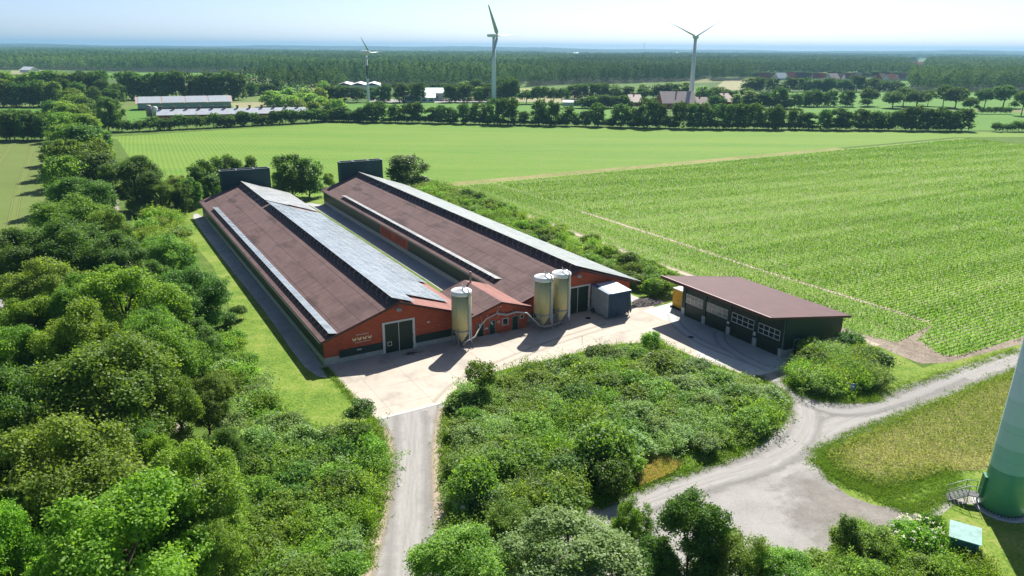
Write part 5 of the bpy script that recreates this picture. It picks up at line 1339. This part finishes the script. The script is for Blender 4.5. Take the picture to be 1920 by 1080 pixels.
shrubs([q for q in scatter(isl, 36, 1.5, 12, .5) if not (abs(q[0] - sgx) < 1.7 and q[1] < sgy + 1.3)], SPIKY + SPIKY[1:] + BUSH[:1], .75, 1.05, 'grey-green shrub in the island of bushes by the shed corner', 'bushes by the shed corner', (.8, 1.15), 'bush')
shrubs(px((1520, 672), (1590, 656), (1640, 695)), [BUSH[3], BUSH[2], BUSH[4]], .9, 1.1, 'rounded bush on the rim of the island by the shed corner', 'rim bushes by the shed')

# bottom edge
for cx, cy, rp, H, k, lb in (
    (1075, 1050, 150, 7.0, 'grey', 'large silver-leaved tree at the bottom centre'),
    (870, 1065, 100, 6.0, 'full_olive', 'yellow-green tree at the bottom edge right of the drive'),
    (1296, 1010, 88, 8.0, 'full_dark', 'dark leafy tree in front of the gravel turning place'),
    (1385, 1060, 70, 5.5, 'full_olive', 'paler tree touching the dark leafy one at the turning place'),
    (1188, 1000, 45, 6.5, 'full_oak', 'slender young tree between silver tree and dark leafy tree'),
    (1225, 1075, 70, 5.0, 'full_dark', 'low dark tree at the bottom edge right of the silver tree'),
    (1470, 1085, 75, 4.5, 'full_olive', 'pale willow-like bush at the bottom edge below the turning place'),
    (960, 985, 60, 4.5, 'full_oak', 'green tree between the silver tree and the bed'),
): near_tree(cx, cy, rp, H, k, lb, None)
low = px((1530, 1090), (1545, 1035), (1600, 1000), (1680, 985), (1745, 985), (1800, 1030), (1840, 1060), (1840, 1110), (1540, 1140))
shrubs(scatter(low, 26, 1.05, 15, .2), [BUSH[1], BUSH[2], SPIKY[1], SPIKY[2]], .5, .85, 'yellow-green bush in the bottom thicket beside the transformer hut', 'thicket at the bottom right', (.8, 1.15), 'bush')
x, y = gp(1738, 1012); plant(BUSH[4], x, y, .55, .85, None, 'dark upright bush at the foot of the path to the tower', 'shrub', None, 'shrub')
x, y = gp(1582, 1040); plant(SLIM[0], x, y, .26, .28, None, 'narrow dark thuja in the bottom thicket', 'shrub', None, 'shrub')
# an elder in flower
el = empty('shrub', (*gp(1715, 1030), 0), 0, 'flowering elder bush with flat cream blossoms in the bottom thicket', 'shrub')
add_obj('foliage', BUSH[1]['crown'], el).scale = (.95, .95, .9)
add_obj('stems', BUSH[1]['trunk'], el)
rng = np.random.default_rng(21); n = 46
d = nrm(rng.normal(size=(n, 3)) + np.array([[0, 0, .6]])); c = d * np.array([[1.85, 1.85, 1.35]]) + np.array([[0, 0, 1.45]])
m = 14; C = np.repeat(c, m, 0) + rng.normal(size=(n * m, 3)) * np.array([[.08, .08, .02]])
V, Q = leaf_quads(C, nrm(np.array([[0, 0, 1.0]]) + .35 * rng.normal(size=(n * m, 3))), .09, .09, rng)
add_obj('blossom', mesh_np('blossom', V, Q, plain('elder_blossom', (.72, .70, .52), .8, .1)), el)

# ------------------------------------------------------------------ ground cover (nobody could count it)
def tuft_mesh(pts, h, w, nb, rng, spread=.12, lean=.45):
    n = len(pts) * nb; b0 = np.repeat(pts, nb, 0) + np.c_[rng.normal(0, spread, (n, 2)), np.zeros(n)]
    hh = h * rng.uniform(.55, 1.25, n); an = rng.uniform(0, 6.283, n); ln = rng.normal(0, lean, (n, 2)) * hh[:, None]
    wx, wy = np.cos(an) * w / 2, np.sin(an) * w / 2
    z = b0[:, 2]
    V = np.stack([np.c_[b0[:, 0] - wx, b0[:, 1] - wy, z], np.c_[b0[:, 0] + wx, b0[:, 1] + wy, z],
                  np.c_[b0[:, 0] + ln[:, 0] + wx * .35, b0[:, 1] + ln[:, 1] + wy * .35, z + hh], np.c_[b0[:, 0] + ln[:, 0] - wx * .35, b0[:, 1] + ln[:, 1] - wy * .35, z + hh]], 1).reshape(-1, 3)
    return V, np.arange(4 * n).reshape(-1, 4)

def in_poly(poly, n, rng, z=0.0):
    P = np.array(poly); lo, hi = P.min(0), P.max(0)
    X = rng.uniform(lo[0], hi[0], n); Y = rng.uniform(lo[1], hi[1], n)
    k = inside(X, Y, poly); return np.c_[X[k], Y[k], np.full(k.sum(), z)]

M['grass_blade'] = leafmat('grass_blade', (.10, .20, .016), (.17, .30, .028), (.25, .37, .05), .5, .6, .15, 0)
M['dry_blade'] = leafmat('dry_blade', (.21, .28, .07), (.41, .40, .18), (.52, .42, .24), .45, .7, .1, 0)
M['maize_leaf'] = leafmat('maize_leaf', (.085, .210, .014), (.155, .305, .026), (.255, .39, .05), .46, .5, .25, 0)
rng = np.random.default_rng(31)
P = in_poly(MEADOW, 60000, rng)
n = len(P) * 2; C = np.repeat(P, 2, 0) + np.c_[rng.normal(0, .15, (n, 2)), rng.uniform(.12, .62, n)]
V, Q = leaf_quads(C, nrm(rng.normal(size=(n, 3)) * .6 + np.array([[0, 0, .55]])), .22 * rng.uniform(.6, 1.4, n), .07, rng)
t = np.clip(np.repeat(.35 + .5 * np.sin(P[:, 0] * .21 + 1.3) * np.cos(P[:, 1] * .17) + rng.normal(0, .2, len(P)) - .02 * (P[:, 1] - 58) - .02 * (P[:, 0] - 34), 2), 0, 1)
tag(add_obj('meadow_grass', mesh_np('meadow_grass', V, Q, M['dry_blade'], None, t)), 'tall dry meadow grass between gravel track and near tower', 'grass', kind='stuff')
P = np.vstack([in_poly(BED, 11000, rng), in_poly(LEFTBED, 9000, rng), in_poly(isl, 4000, rng)])
V, Q = tuft_mesh(P, .45, .09, 4, rng, .25, .8)
tag(add_obj('undergrowth', mesh_np('undergrowth', V, Q, M['grass_blade'], None, np.clip(rng.normal(.35, .2, len(Q)), 0, 1))), 'weeds and grass filling the gaps between the shrubs', 'undergrowth', kind='stuff')
# ragged grass fringe along tracks, drive and beds
fr = []
for line, wd, cnt in ((px((1546, 852), (1600, 822), (1700, 778), (1896, 700), (1950, 680)), .5, 2600), (px((1478, 714), (1508, 738), (1570, 749), (1625, 747), (1668, 733), (1905, 657)), .5, 2600), (px((1546, 852), (1570, 885), (1610, 905), (1660, 918), (1710, 905), (1780, 885)), .8, 3000),
                      (px((845, 753), (832, 820), (836, 900), (848, 950), (856, 1030)), .35, 1500), (px((702, 790), (722, 850), (716, 920), (698, 985), (680, 1060)), .4, 1500), (px((1415, 708), (1466, 738), (1472, 770), (1443, 808), (1390, 847), (1300, 880), (1190, 917), (1120, 947)), .35, 2200),
                      (px((609, 690), (700, 790)), .15, 700), (px((1538, 866), (1600, 903), (1700, 955), (1755, 935), (1800, 915)), .5, 1600)):
    ln = spline(line, 12, False); ln = np.array(ln)
    i = rng.integers(0, len(ln) - 1, cnt); f = rng.random((cnt, 1))
    fr.append(np.c_[ln[i] * (1 - f) + ln[i + 1] * f + rng.normal(0, wd, (cnt, 2)), np.full(cnt, .01)])
P = np.vstack(fr); V, Q = tuft_mesh(P, .20, .06, 4, rng, .14, 1.3)
tag(add_obj('grass_fringe', mesh_np('grass_fringe', V, Q, M['grass_blade'], None, np.clip(rng.normal(.5, .22, len(Q)), 0, 1))), 'ragged grass along the edges of drive and gravel track', 'grass', kind='stuff')
# straw-coloured gap in the bed
P = in_poly(px((1190, 868), (1225, 850), (1275, 868), (1262, 886), (1200, 912), (1186, 900)), 9000, rng)
V, Q = tuft_mesh(P, .3, .06, 4, rng, .1, .6)
tag(add_obj('straw_grass', mesh_np('straw_grass', V, Q, M['dry_blade'], None, np.clip(rng.normal(.8, .15, len(Q)), 0, 1))), 'straw-coloured grass in the gap of the big bed', 'grass', kind='stuff')

# maize in rows
def maize(rows_along_u, u0, u1, v0, v1, step, row, poly, h, gap=None):
    pts = []
    if rows_along_u:
        for v in np.arange(v0, v1, row):
            us = np.arange(u0, u1, step); pts.append(np.c_[us + rng.normal(0, step * .25, len(us)), v + rng.normal(0, .05, len(us))])
    else:
        for u in np.arange(u0, u1, row):
            vs = np.arange(v0, v1, step); pts.append(np.c_[u + rng.normal(0, .05, len(vs)), vs + rng.normal(0, step * .25, len(vs))])
    p = np.vstack(pts)
    X = FX + p[:, 0] * FC - p[:, 1] * FS; Y = FY + p[:, 0] * FS + p[:, 1] * FC
    k = inside(X, Y, poly)
    # keep what the place in front of the camera can see, with a margin
    k &= (np.abs(X) < Y * .80 + 12)
    p = p[k]; X = X[k]; Y = Y[k]
    # patchy stand
    w_, l_ = (p[:, 1], p[:, 0]) if rows_along_u else (p[:, 0], p[:, 1])
    q = .8 * np.sin(w_ * .9 + .6 * np.sin(l_ * .05)) * np.sin(w_ * .23 + 1) + .5 * np.sin(X * .041 - Y * .057) + .5 * np.sin(l_ * .11 + w_ * .31)
    k = rng.random(len(X)) < np.clip(.93 + .10 * q, .6, .99)
    return np.c_[X[k], Y[k], np.zeros(k.sum())], q[k]
def maize_mesh(P, q, h, nl, lf):
    n = len(P) * nl
    rp = np.repeat(P, nl, 0); an = rng.uniform(0, 6.283, n); el = rng.uniform(.35, 1.1, n)
    ax = np.c_[np.cos(an) * np.cos(el), np.sin(an) * np.cos(el), np.sin(el)]
    hs = np.repeat(np.clip(1 + .14 * q + rng.normal(0, .12, len(P)), .4, 1.6), nl)
    L = lf * hs * rng.uniform(.7, 1.2, n)
    C = rp + ax * L[:, None] * .45 + np.c_[np.zeros((n, 2)), h * hs * rng.uniform(.05, .55, n)]
    N = nrm(np.c_[-np.cos(an) * np.sin(el), -np.sin(an) * np.sin(el), np.cos(el)] + .3 * rng.normal(size=(n, 3)))
    V, Q = leaf_quads(C, N, L, L * .30, rng, ax)
    V[:, 2] = np.maximum(V[:, 2], .03)
    return V, Q, np.clip(.5 - .12 * np.repeat(q, nl) + rng.normal(0, .17, n), 0, 1)
A = []; B_ = []
for args, h, nl, lf in (((True, 70, 150, -39.0, 30, .27, .75, MAIZE), .32, 4, .43), ((True, 81.8, 200, 30.05, 104, .30, .75, MAIZE), .34, 3, .47), ((False, 68.8, 81.4, -33, 104, .27, .75, HEAD), .32, 4, .39), ((True, 150, 330, -38.5, 30, .38, .75, MAIZE), .34, 3, .52), ((True, 200, 330, 30.05, 104, .45, .75, MAIZE), .34, 3, .56)):
    P, q = maize(*args[:7], args[7], h); V, Q, t = maize_mesh(P, q, h, nl, lf)
    B_.append((V, Q, t))
off = 0; VV = []; QQ = []; TT = []
for V, Q, t in B_: VV.append(V); QQ.append(Q + off); TT.append(t); off += len(V)
tag(add_obj('maize_plants', mesh_np('maize_plants', np.vstack(VV), np.vstack(QQ), M['maize_leaf'], None, np.concatenate(TT))), 'young maize standing in rows right of the barns', 'maize', kind='stuff')

# ------------------------------------------------------------------ far buildings
def house(x, y, rz, w, d, h, rh, wall, roof, label, cat='house', group=None, name='house', wins=0, chimney=False):
    o = empty(name, (x, y, 0), rz, label, cat, group)
    MB().prism_y([(-w / 2, 0), (w / 2, 0), (w / 2, h), (0, h + rh - .15), (-w / 2, h)], -d / 2, d / 2).build('wall', wall, o)
    k = rh / (w / 2); e = .5
    r = MB()
    for s in (-1, 1):
        q = [(0, -d / 2 - e, h + rh), (s * (w / 2 + e), -d / 2 - e, h - e * k), (s * (w / 2 + e), d / 2 + e, h - e * k), (0, d / 2 + e, h + rh)]
        r.slab(q if s < 0 else q[::-1], .2)
    ro = r.build('roof', roof, o)
    if chimney: MB().box(-.4, -.4, h + rh - .6, .4, .4, h + rh + 1.1).build('chimney', M['brick'], ro)
    for i in range(wins):
        yy = -d / 2 + d * (i + .5) / wins
        MB().box(-w / 2 - .06, yy - .55, 1.0, -w / 2 - .004, yy + .55, 2.2).build('window', M['glass'], o)
        MB().box(w / 2 + .004, yy - .55, 1.0, w / 2 + .06, yy + .55, 2.2).build('window', M['glass'], o)
    return o

M['far_white'] = plain('far_white_wall', (.62, .65, .64), .7, .2, var=.06)
M['far_pale_roof'] = plain('far_pale_roof', (.62, .66, .68), .5, .4, var=.08, scale=.1)
M['far_green_roof'] = plain('far_green_roof', (.42, .56, .50), .5, .3, var=.1, scale=.1)
M['far_pink_roof'] = plain('far_pink_roof', (.46, .36, .33), .7, .2, var=.1, scale=.2)
M['far_red_roof'] = plain('far_red_roof', (.30, .11, .075), .7, .2, var=.25, scale=.2)
M['far_brown_roof'] = plain('far_brown_roof', (.12, .085, .075), .7, .2)
def at2(px_, py_): return gp(px_, py_)

# long pale barn with a solar roof, seen broadside
(xa, ya), (xb, yb) = gp(259, 207), gp(434, 203)
L_ = math.hypot(xb - xa, yb - ya); rz_ = math.atan2(yb - ya, xb - xa)
o = empty('long_barn', (xa, ya, 0), rz_, 'long pale grey-green barn with solar roof at the wood edge', 'barn')
MB().box(0, 0, 0, L_, 14, 4.0).build('wall', plain('pale_green_wall', (.30, .38, .37), .7, .2), o)
MB().slab([(-1, -1.2, 4.1), (L_ + 1, -1.2, 4.1), (L_ + 1, 7, 7.6), (-1, 7, 7.6)], .3).slab([(-1, 7, 7.6), (L_ + 1, 7, 7.6), (L_ + 1, 15, 4.1), (-1, 15, 4.1)], .3).build('roof', M['far_pink_roof'], o)
for k in range(4):
    a, c = L_ * k / 4 + .5, L_ * (k + 1) / 4 - .5
    MB().slab([(a, -1.0, 4.35), (c, -1.0, 4.35), (c, 6.8, 7.75), (a, 6.8, 7.75)], .08).build('solar_field', sheet_metal('far_solar', (.40, .44, .47), 1.6, 0, .35, .5, .1, .01), o)
MB().box(0, -.15, 0, L_, -.004, 1.0).build('plinth', M['far_brown_roof'], o)
# lower barn with a row of stubby vents
(xa, ya), (xb, yb) = gp(296, 225.5), gp(617, 219)
L_ = math.hypot(xb - xa, yb - ya); rz_ = math.atan2(yb - ya, xb - xa)
o = empty('low_barn', (xa, ya, 0), rz_, 'long low barn with a row of dark vents behind the hedge', 'barn')
MB().box(0, 0, 0, L_, 13, 2.4).build('wall', M['brick'], o)
MB().slab([(-.5, -.6, 2.6), (L_ + .5, -.6, 2.6), (L_ + .5, 6.5, 5.2), (-.5, 6.5, 5.2)], .2).slab([(-.5, 6.5, 5.2), (L_ + .5, 6.5, 5.2), (L_ + .5, 13.6, 2.6), (-.5, 13.6, 2.6)], .2).build('roof', plain('solar_roof', (.42, .45, .48), .35, .5, var=.15, scale=.3), o)
for k in range(12):
    xx = 1.5 + k * (L_ - 18) / 11
    MB().tube([(xx, 6.5, 4.6), (xx, 6.5, 6.3)], .6, 8).lathe([(.9, 6.303), (.9, 6.7)], 10, cx=xx, cy=6.5).build('vent', M['far_brown_roof'], o)
for xx, h_, c_, lb in ((281, 6.2, (.27, .25, .24), 'brown silo left of the white one behind the hedge'), (292.5, 5.4, (.62, .62, .58), 'white silo right of the brown one behind the hedge')):
    x, y = gp(xx, 221)
    o = empty('far_silo', (x, y, 0), 0, lb, 'silo')
    MB().lathe([(1.5, .8), (1.5, h_), (1.2, h_ + .6), (.2, h_ + .9)], 16).build('tank', plain('far_silo_paint', c_, .5), o)
    MB().tube([(1.2, 1.2, 0), (1.0, 1.0, 1)], .1, 5).tube([(-1.2, 1.2, 0), (-1.0, 1.0, 1)], .1, 5).tube([(1.2, -1.2, 0), (1.0, -1.0, 1)], .1, 5).tube([(-1.2, -1.2, 0), (-1.0, -1.0, 1)], .1, 5).build('legs_frame', M['galv'], o)

# industrial halls
def hall(pxl, pxr, yb, top, roofm, label, wavy=False):
    (xa, ya), (xb, yb_) = gp(pxl, yb), gp(pxr, yb)
    L_ = math.hypot(xb - xa, yb_ - ya); d = pj(xa, ya, 0)[2]; H = (yb - top) * d / FPX
    o = empty('industrial_hall', (xa, ya, 0), math.atan2(yb_ - ya, xb - xa), label, 'hall')
    MB().box(0, 0, 0, L_, 30, H * (.8 if wavy else .62)).build('wall', M['far_white'], o)
    r = MB()
    if wavy:
        n = 3
        for i in range(n):
            a, c = L_ * i / n, L_ * (i + 1) / n; m = (a + c) / 2
            r.slab([(a, -1, H * .84), (m, -1, H), (m, 31, H), (a, 31, H * .84)], .3).slab([(m, -1, H), (c, -1, H * .84), (c, 31, H * .84), (m, 31, H)], .3)
    else:
        r.slab([(-1, -1, H * .64), (L_ + 1, -1, H * .64), (L_ + 1, 15, H), (-1, 15, H)], .3).slab([(-1, 15, H), (L_ + 1, 15, H), (L_ + 1, 31, H * .64), (-1, 31, H * .64)], .3)
    r.build('roof', roofm, o)
    w = MB()
    for k in range(int(L_ / 5)): w.box(1.5 + k * 5, -.1, H * .2, 4.5 + k * 5, -.004, H * .4)
    w.build('window_band', M['glass'], o)
hall(633, 712, 179, 156, M['far_pale_roof'], 'white hall with wavy bright roof behind the trees', True)
hall(797, 833, 189, 167, M['far_green_roof'], 'hall with pale green roof beside the car park')
hall(762, 815, 192, 178, M['far_pale_roof'], 'low white office building in front of the green-roofed hall')
hall(884, 904, 189, 180, M['far_brown_roof'], 'brown roofed shed at the end of the car park')
cm = [plain('car_paint', c, .35, .5) for c in ((.35, .36, .38), (.05, .06, .10), (.6, .6, .6), (.22, .04, .03))]
def car_mesh(mat):
    mb = MB()
    mb.prism_y([(-2.1, .3), (2.1, .3), (2.15, .75), (1.2, .9), (.7, 1.45), (-1.1, 1.48), (-1.9, .95), (-2.15, .85)], -.85, .85)
    for a in (-1.3, 1.3):
        for s in (-.87, .67): mb.tube([(a, s, .32), (a, s + .2, .32)], .32, 10, mi=1)
    return mb.mesh('parked_car', [mat, M['black']])
cmesh = [car_mesh(m) for m in cm]
for k in range(22):
    x, y = gp(826 + k * 4.0, 188.5 + (k % 2) * 1.2)
    tag(add_obj('parked_car', cmesh[k % 4], None, (x, y, .05), math.pi / 2 + random.uniform(-.08, .08)), 'parked car in the crowded car park by the halls', 'car', 'cars in the far car park')
sheet('car_park', px((690, 186), (908, 186), (914, 192), (690, 193)), .09, M['gravel'])

# farm roofs by the turbine
def farm(xl, xr, yb, h, rh, roofm, label, rz=0.0):
    (xa, ya), (xb, yb_) = gp(xl, yb), gp(xr, yb)
    L_ = math.hypot(xb - xa, yb_ - ya)
    house((xa + xb) / 2, (ya + yb_) / 2 + 8, math.atan2(yb_ - ya, xb - xa) + math.pi / 2 + rz, 16, L_, h, rh, M['brick'], roofm, label, 'farmhouse', None, 'farm_building', 3, True)
farm(1240, 1302, 204, 4, 7, M['far_pink_roof'], 'big farm building with pinkish roof behind the round-nacelle turbine')
farm(1303, 1328, 203, 3, 4, M['far_brown_roof'], 'small dark farm building right of the pink-roofed one')
farm(1352, 1370, 201, 4, 5, M['far_pink_roof'], 'grey-pink gabled building among trees right of the turbine', .3)
farm(1180, 1202, 199, 3, 4.5, M['far_pink_roof'], 'short pink-roofed barn left of the big farm building')
x, y = gp(1072, 198); house(x, y, 1.4, 5, 12, 2.6, 1.2, M['far_white'], M['far_pale_roof'], 'white shelter at the end of the tree row on the tan field', 'shelter', None, 'shelter')

# village
vi = 0
for xx, yy, c in ((1432,151,'r'),(1462,150,'w'),(1483,149,'r'),(1502,150,'b'),(1534,150,'r'),(1560,151,'p'),(1572,150,'b'),(1592,151,'r'),(1601,149,'p'),(1652,151,'b'),(1668,152,'r'),(1690,151,'b'),(1700,149,'p'),(1712,150,'r'),(1880,141,'b'),(1892,140,'p'),(1904,139,'r'),(1916,140,'b'),(1882,135,'p'),(1875,123,'p')):
    x, y = gp(xx, yy)
    rm = {'r': M['far_red_roof'], 'w': M['far_pale_roof'], 'b': M['far_brown_roof'], 'p': M['far_pink_roof']}[c]
    where = 'the village behind the field hedge' if xx < 1800 else 'the far houses at the right frame edge'
    look = {'r': 'red', 'w': 'white', 'b': 'brown', 'p': 'pale pink'}[c]
    house(x, y, 1.3 + vi * .7 % .9, 11, 16, 3.2, 6.2, M['far_white'] if vi % 3 else M['brick'], rm, 'house with %s roof in %s' % (look, where), 'house', 'village houses', 'house', 0); vi += 1
x, y = gp(1728, 127); house(x, y, 1.35, 22, 62, 5, 9, M['far_white'], M['far_red_roof'], 'long red-roofed building standing above the right woods', 'building', None, 'large_building')
x, y = gp(56, 136); house(x, y, 1.2, 14, 20, 4, 4, M['far_white'], M['far_pale_roof'], 'lone pale building on the field beyond the left wood', 'building', None, 'building')
sheet('sand_field', px((20, 133), (80, 132), (80, 139), (18, 139)), .10, M['far_tan'])
for i, (xx, yy, w_) in enumerate(((1010, 100.5, 50), (1080, 102, 30), (1265, 101, 60), (1300, 100.5, 50), (1420, 103, 60), (1520, 102.5, 50), (1560, 105, 40), (1690, 106, 40))):
    x, y = gp(xx, yy); house(x, y, 1.5, 40, w_, 9, 5, M['far_white'], M['far_pale_roof'], 'tiny white building glinting on the hazy plain below the horizon', 'building', 'far white buildings', 'building')

# ------------------------------------------------------------------ forests far off: each reads as one mass
M['dirt_dark'] = groundmat('forest_floor', [(.3, (.018, .032, .012)), (.6, (.035, .055, .02))], .02, .3, 1.0, .3)
def forest(name, polys, label, pine, seed, dens=1.0, mat=None):
    rng = np.random.default_rng(seed); VV = []; QQ = []; TT = []; off = 0
    for ip, poly in enumerate(polys):
        sheet('forest_floor', poly, .05 + .004 * (seed + ip), M['dirt_dark'])
        P = np.array(poly); lo, hi = P.min(0), P.max(0)
        # bands by distance: wider trees and fewer faces farther off
        for d0, d1, sp, nf, lf in ((300, 1150, 7.5, 100, 1.5), (1150, 1900, 9.5, 56, 2.1), (1900, 3600, 13, 22, 3.6), (3600, 8000, 24, 12, 7.5)):
            y0, y1 = max(lo[1], d0 * .8), min(hi[1], d1)
            if y1 <= y0: continue
            X, Y = np.meshgrid(np.arange(lo[0], hi[0], sp), np.arange(y0, y1, sp))
            X = X.ravel() + rng.uniform(-.45, .45, X.size) * sp; Y = Y.ravel() + rng.uniform(-.45, .45, Y.size) * sp
            dd = np.hypot(X, Y); k = inside(X, Y, poly) & (dd >= d0) & (dd < d1) & (np.abs(X) < Y * .82 + 30) & (rng.random(len(X)) < dens)
            X, Y = X[k], Y[k]; n = len(X)
            if not n: continue
            big = .5 + .5 * np.sin(X * .011 + seed) * np.sin(Y * .008 + 2)
            H = rng.normal(16, 2.0, n) + 4.5 * big; R = rng.uniform(.5, .78, n) * sp * (1.0 if sp < 12 else 1.05)
            is_p = (rng.random(n) < pine * (.35 + 1.3 * (np.sin(X * .006 + 1.7 * seed) * np.sin(Y * .0045 + X * .002) > -.1))) if pine else np.zeros(n, bool)
            m = n * nf; ti = np.repeat(np.arange(n), nf)
            u = rng.random(m); z = np.where(is_p[ti], .12 + .88 * u ** .8, .15 + .85 * np.sqrt(u))
            prof = np.where(is_p[ti], (1.02 - z) * 1.15, np.sqrt(np.clip(1 - ((z - .52) / .5) ** 2, .02, 1)))
            an = rng.uniform(0, 6.283, m); rr = R[ti] * prof * rng.uniform(.6, 1.1, m)
            C = np.c_[X[ti] + np.cos(an) * rr, Y[ti] + np.sin(an) * rr, z * H[ti]]
            N = nrm(np.c_[np.cos(an), np.sin(an), 1.1 + .6 * (z - .4)] + .45 * rng.normal(size=(m, 3)))
            V, Q = leaf_quads(C, N, lf * rng.uniform(.7, 1.3, m), lf * .8, rng)
            tt = np.clip((rng.normal(.5, .13, n) + .28 * np.sin(X * .013 + 2) * np.sin(Y * .009))[ti] + rng.normal(0, .12, m) - .28 * is_p[ti], 0, 1)
            VV.append(V); QQ.append(Q + off); TT.append(tt); off += len(V)
    tag(add_obj(name, mesh_np(name, np.vstack(VV), np.vstack(QQ), mat or M['leaf_forest'], None, np.concatenate(TT))), label, 'forest', kind='stuff')

forest('pine_forest', [px((-260, 138), (60, 130), (300, 135.5), (480, 137), (520, 150), (560, 155), (640, 158), (760, 163), (900, 163), (975, 161), (1010, 140), (1100, 112), (1000, 101.5), (800, 102.5), (600, 101), (400, 95), (200, 90.5), (-260, 87))], 'dark pine forest stretching along the horizon on the left and centre', .34, 3)
forest('mixed_forest', [px((985, 163), (1060, 158), (1180, 156), (1300, 152), (1330, 146), (1400, 142), (1405, 130), (1560, 134), (1700, 128), (1720, 118), (1500, 108), (1250, 107), (1100, 106), (1020, 125))], 'mixed woodland in the middle distance behind the turbines', .3, 5)
forest('broadleaf_wood', [px((1700, 172), (1960, 173), (2060, 170), (2060, 150), (1920, 144), (1800, 140), (1730, 143), (1708, 155)), px((1730, 138), (1870, 140), (2060, 136), (2060, 118), (1860, 112), (1740, 116)), px((1740, 133), (1780, 134), (1900, 130), (1760, 122))], 'broadleaf wood on the right behind the green fields', .06, 7)
forest('field_woods', [px((1395, 145), (1715, 145), (1715, 135), (1560, 135), (1400, 138)), px((430, 172), (520, 166), (640, 172), (660, 182), (520, 178)), px((1330, 146), (1400, 146), (1410, 150), (1335, 152)), px((1500, 128), (1700, 126), (1690, 134), (1500, 136)), px((1200, 110), (1500, 106), (1700, 110), (1960, 112), (1960, 108), (1500, 103.5), (1200, 105))], 'scattered woods between the far fields', .15, 9, .85)

# wooded rises under the horizon
def hills():
    V = []; Q = []; n = 220; rng = np.random.default_rng(4)
    prof = []
    for i in range(n + 1):
        a = math.radians(-52 + 104 * i / n)
        h = 46 + 9 * math.sin(i * .07 + 1) + 5 * math.sin(i * .19) + 3 * math.sin(i * .43 + 2) - 10 * (i / n - .3)
        h0 = 26 + 8 * math.sin(i * .11 + 2) + 4 * math.sin(i * .33)
        for d, z in ((6200, 0), (6500, h0 * .45), (7400, h0 * .5), (7700, h0), (9300, h0 * .9), (9800, h), (13500, h * 1.02), (15500, 0)):
            V.append((d * math.sin(a), d * math.cos(a), z + (rng.normal(0, 1.2) if 0 < z else -.5)))
    m = 8
    for i in range(n):
        for j in range(m - 1): Q.append((i * m + j, (i + 1) * m + j, (i + 1) * m + j + 1, i * m + j + 1))
    b = NB('wooded_rise'); p = b.pos()
    c = b.ramp(b.noise(b.mapping(p, scale=(.004, .0012, .02)), 1.0, 6, .7), [(.3, (.012, .03, .014)), (.58, (.03, .065, .025)), (.72, (.10, .14, .05))])
    me = mesh_np('hills', np.array(V), np.array(Q), b.done(b.bsdf(c, .95, .1)))
    if me.polygons[3].normal.z < 0: me.flip_normals()
    tag(add_obj('hills', me), kind='structure')
hills()

# ------------------------------------------------------------------ air, light, camera
mb = MB().box(-19000, -400, -3.0, 19000, 19000, 130)
me = bpy.data.meshes.new('haze'); me.from_pydata(mb.v, [], mb.f)
hm = bpy.data.materials.new('haze'); hm.use_nodes = True; t = hm.node_tree; t.nodes.clear()
out = t.nodes.new('ShaderNodeOutputMaterial'); pv = t.nodes.new('ShaderNodeVolumePrincipled')
pv.inputs['Color'].default_value = (.25, .46, .68, 1); pv.inputs['Density'].default_value = HAZE_D; pv.inputs['Anisotropy'].default_value = .25
t.links.new(pv.outputs[0], out.inputs['Volume']); me.materials.append(hm)
tag(add_obj('haze', me), kind='stuff', label='pale blue summer haze over the plain', cat='haze')

SUN_AZ, SUN_EL = math.radians(18.0), math.radians(45.8)
w = bpy.data.worlds.new('World'); scene.world = w; w.use_nodes = True
t = w.node_tree; bg = t.nodes['Background']
sky = t.nodes.new('ShaderNodeTexSky'); sky.sky_type = 'NISHITA'; sky.sun_disc = False
sky.sun_elevation = SUN_EL; sky.sun_rotation = SUN_AZ; sky.air_density = .45; sky.dust_density = .9; sky.ozone_density = 2.5; sky.altitude = 40
t.links.new(sky.outputs[0], bg.inputs[0]); bg.inputs[1].default_value = SKY_S
sl = bpy.data.lights.new('sun', 'SUN'); sl.energy = SUN_S; sl.angle = math.radians(.5); sl.color = (1.0, .955, .88)
so = bpy.data.objects.new('sun', sl); COL.objects.link(so); so.location = (60, 150, 160)
dv = Vector((math.sin(SUN_AZ) * math.cos(SUN_EL), math.cos(SUN_AZ) * math.cos(SUN_EL), math.sin(SUN_EL)))
so.rotation_euler = dv.to_track_quat('Z', 'Y').to_euler()

cd = bpy.data.cameras.new('camera'); cam = bpy.data.objects.new('camera', cd); COL.objects.link(cam); scene.camera = cam
cd.sensor_fit = 'HORIZONTAL'; cd.sensor_width = 36.0; cd.lens = FPX / 1920 * 36.0; cd.clip_start = .5; cd.clip_end = 60000
cam.matrix_world = Matrix.Translation((0, 0, CAM_H)) @ Matrix.Rotation(math.pi / 2 - PITCH, 4, 'X') @ Matrix.Rotation(ROLL_SIGN * ROLL, 4, 'Z')

scene.view_settings.view_transform = 'Standard'; scene.view_settings.look = 'None'; scene.view_settings.gamma = 1.0; scene.view_settings.use_curve_mapping = False
scene.view_settings.exposure = EXPO
scene.render.engine = 'CYCLES'
cy = scene.cycles
cy.max_bounces = 6; cy.diffuse_bounces = 3; cy.glossy_bounces = 2; cy.transmission_bounces = 3; cy.transparent_max_bounces = 8; cy.volume_bounces = 1
cy.sample_clamp_indirect = 4.0; cy.caustics_reflective = False; cy.caustics_refractive = False
cy.use_denoising = True; cy.use_adaptive_sampling = True; cy.adaptive_threshold = .01
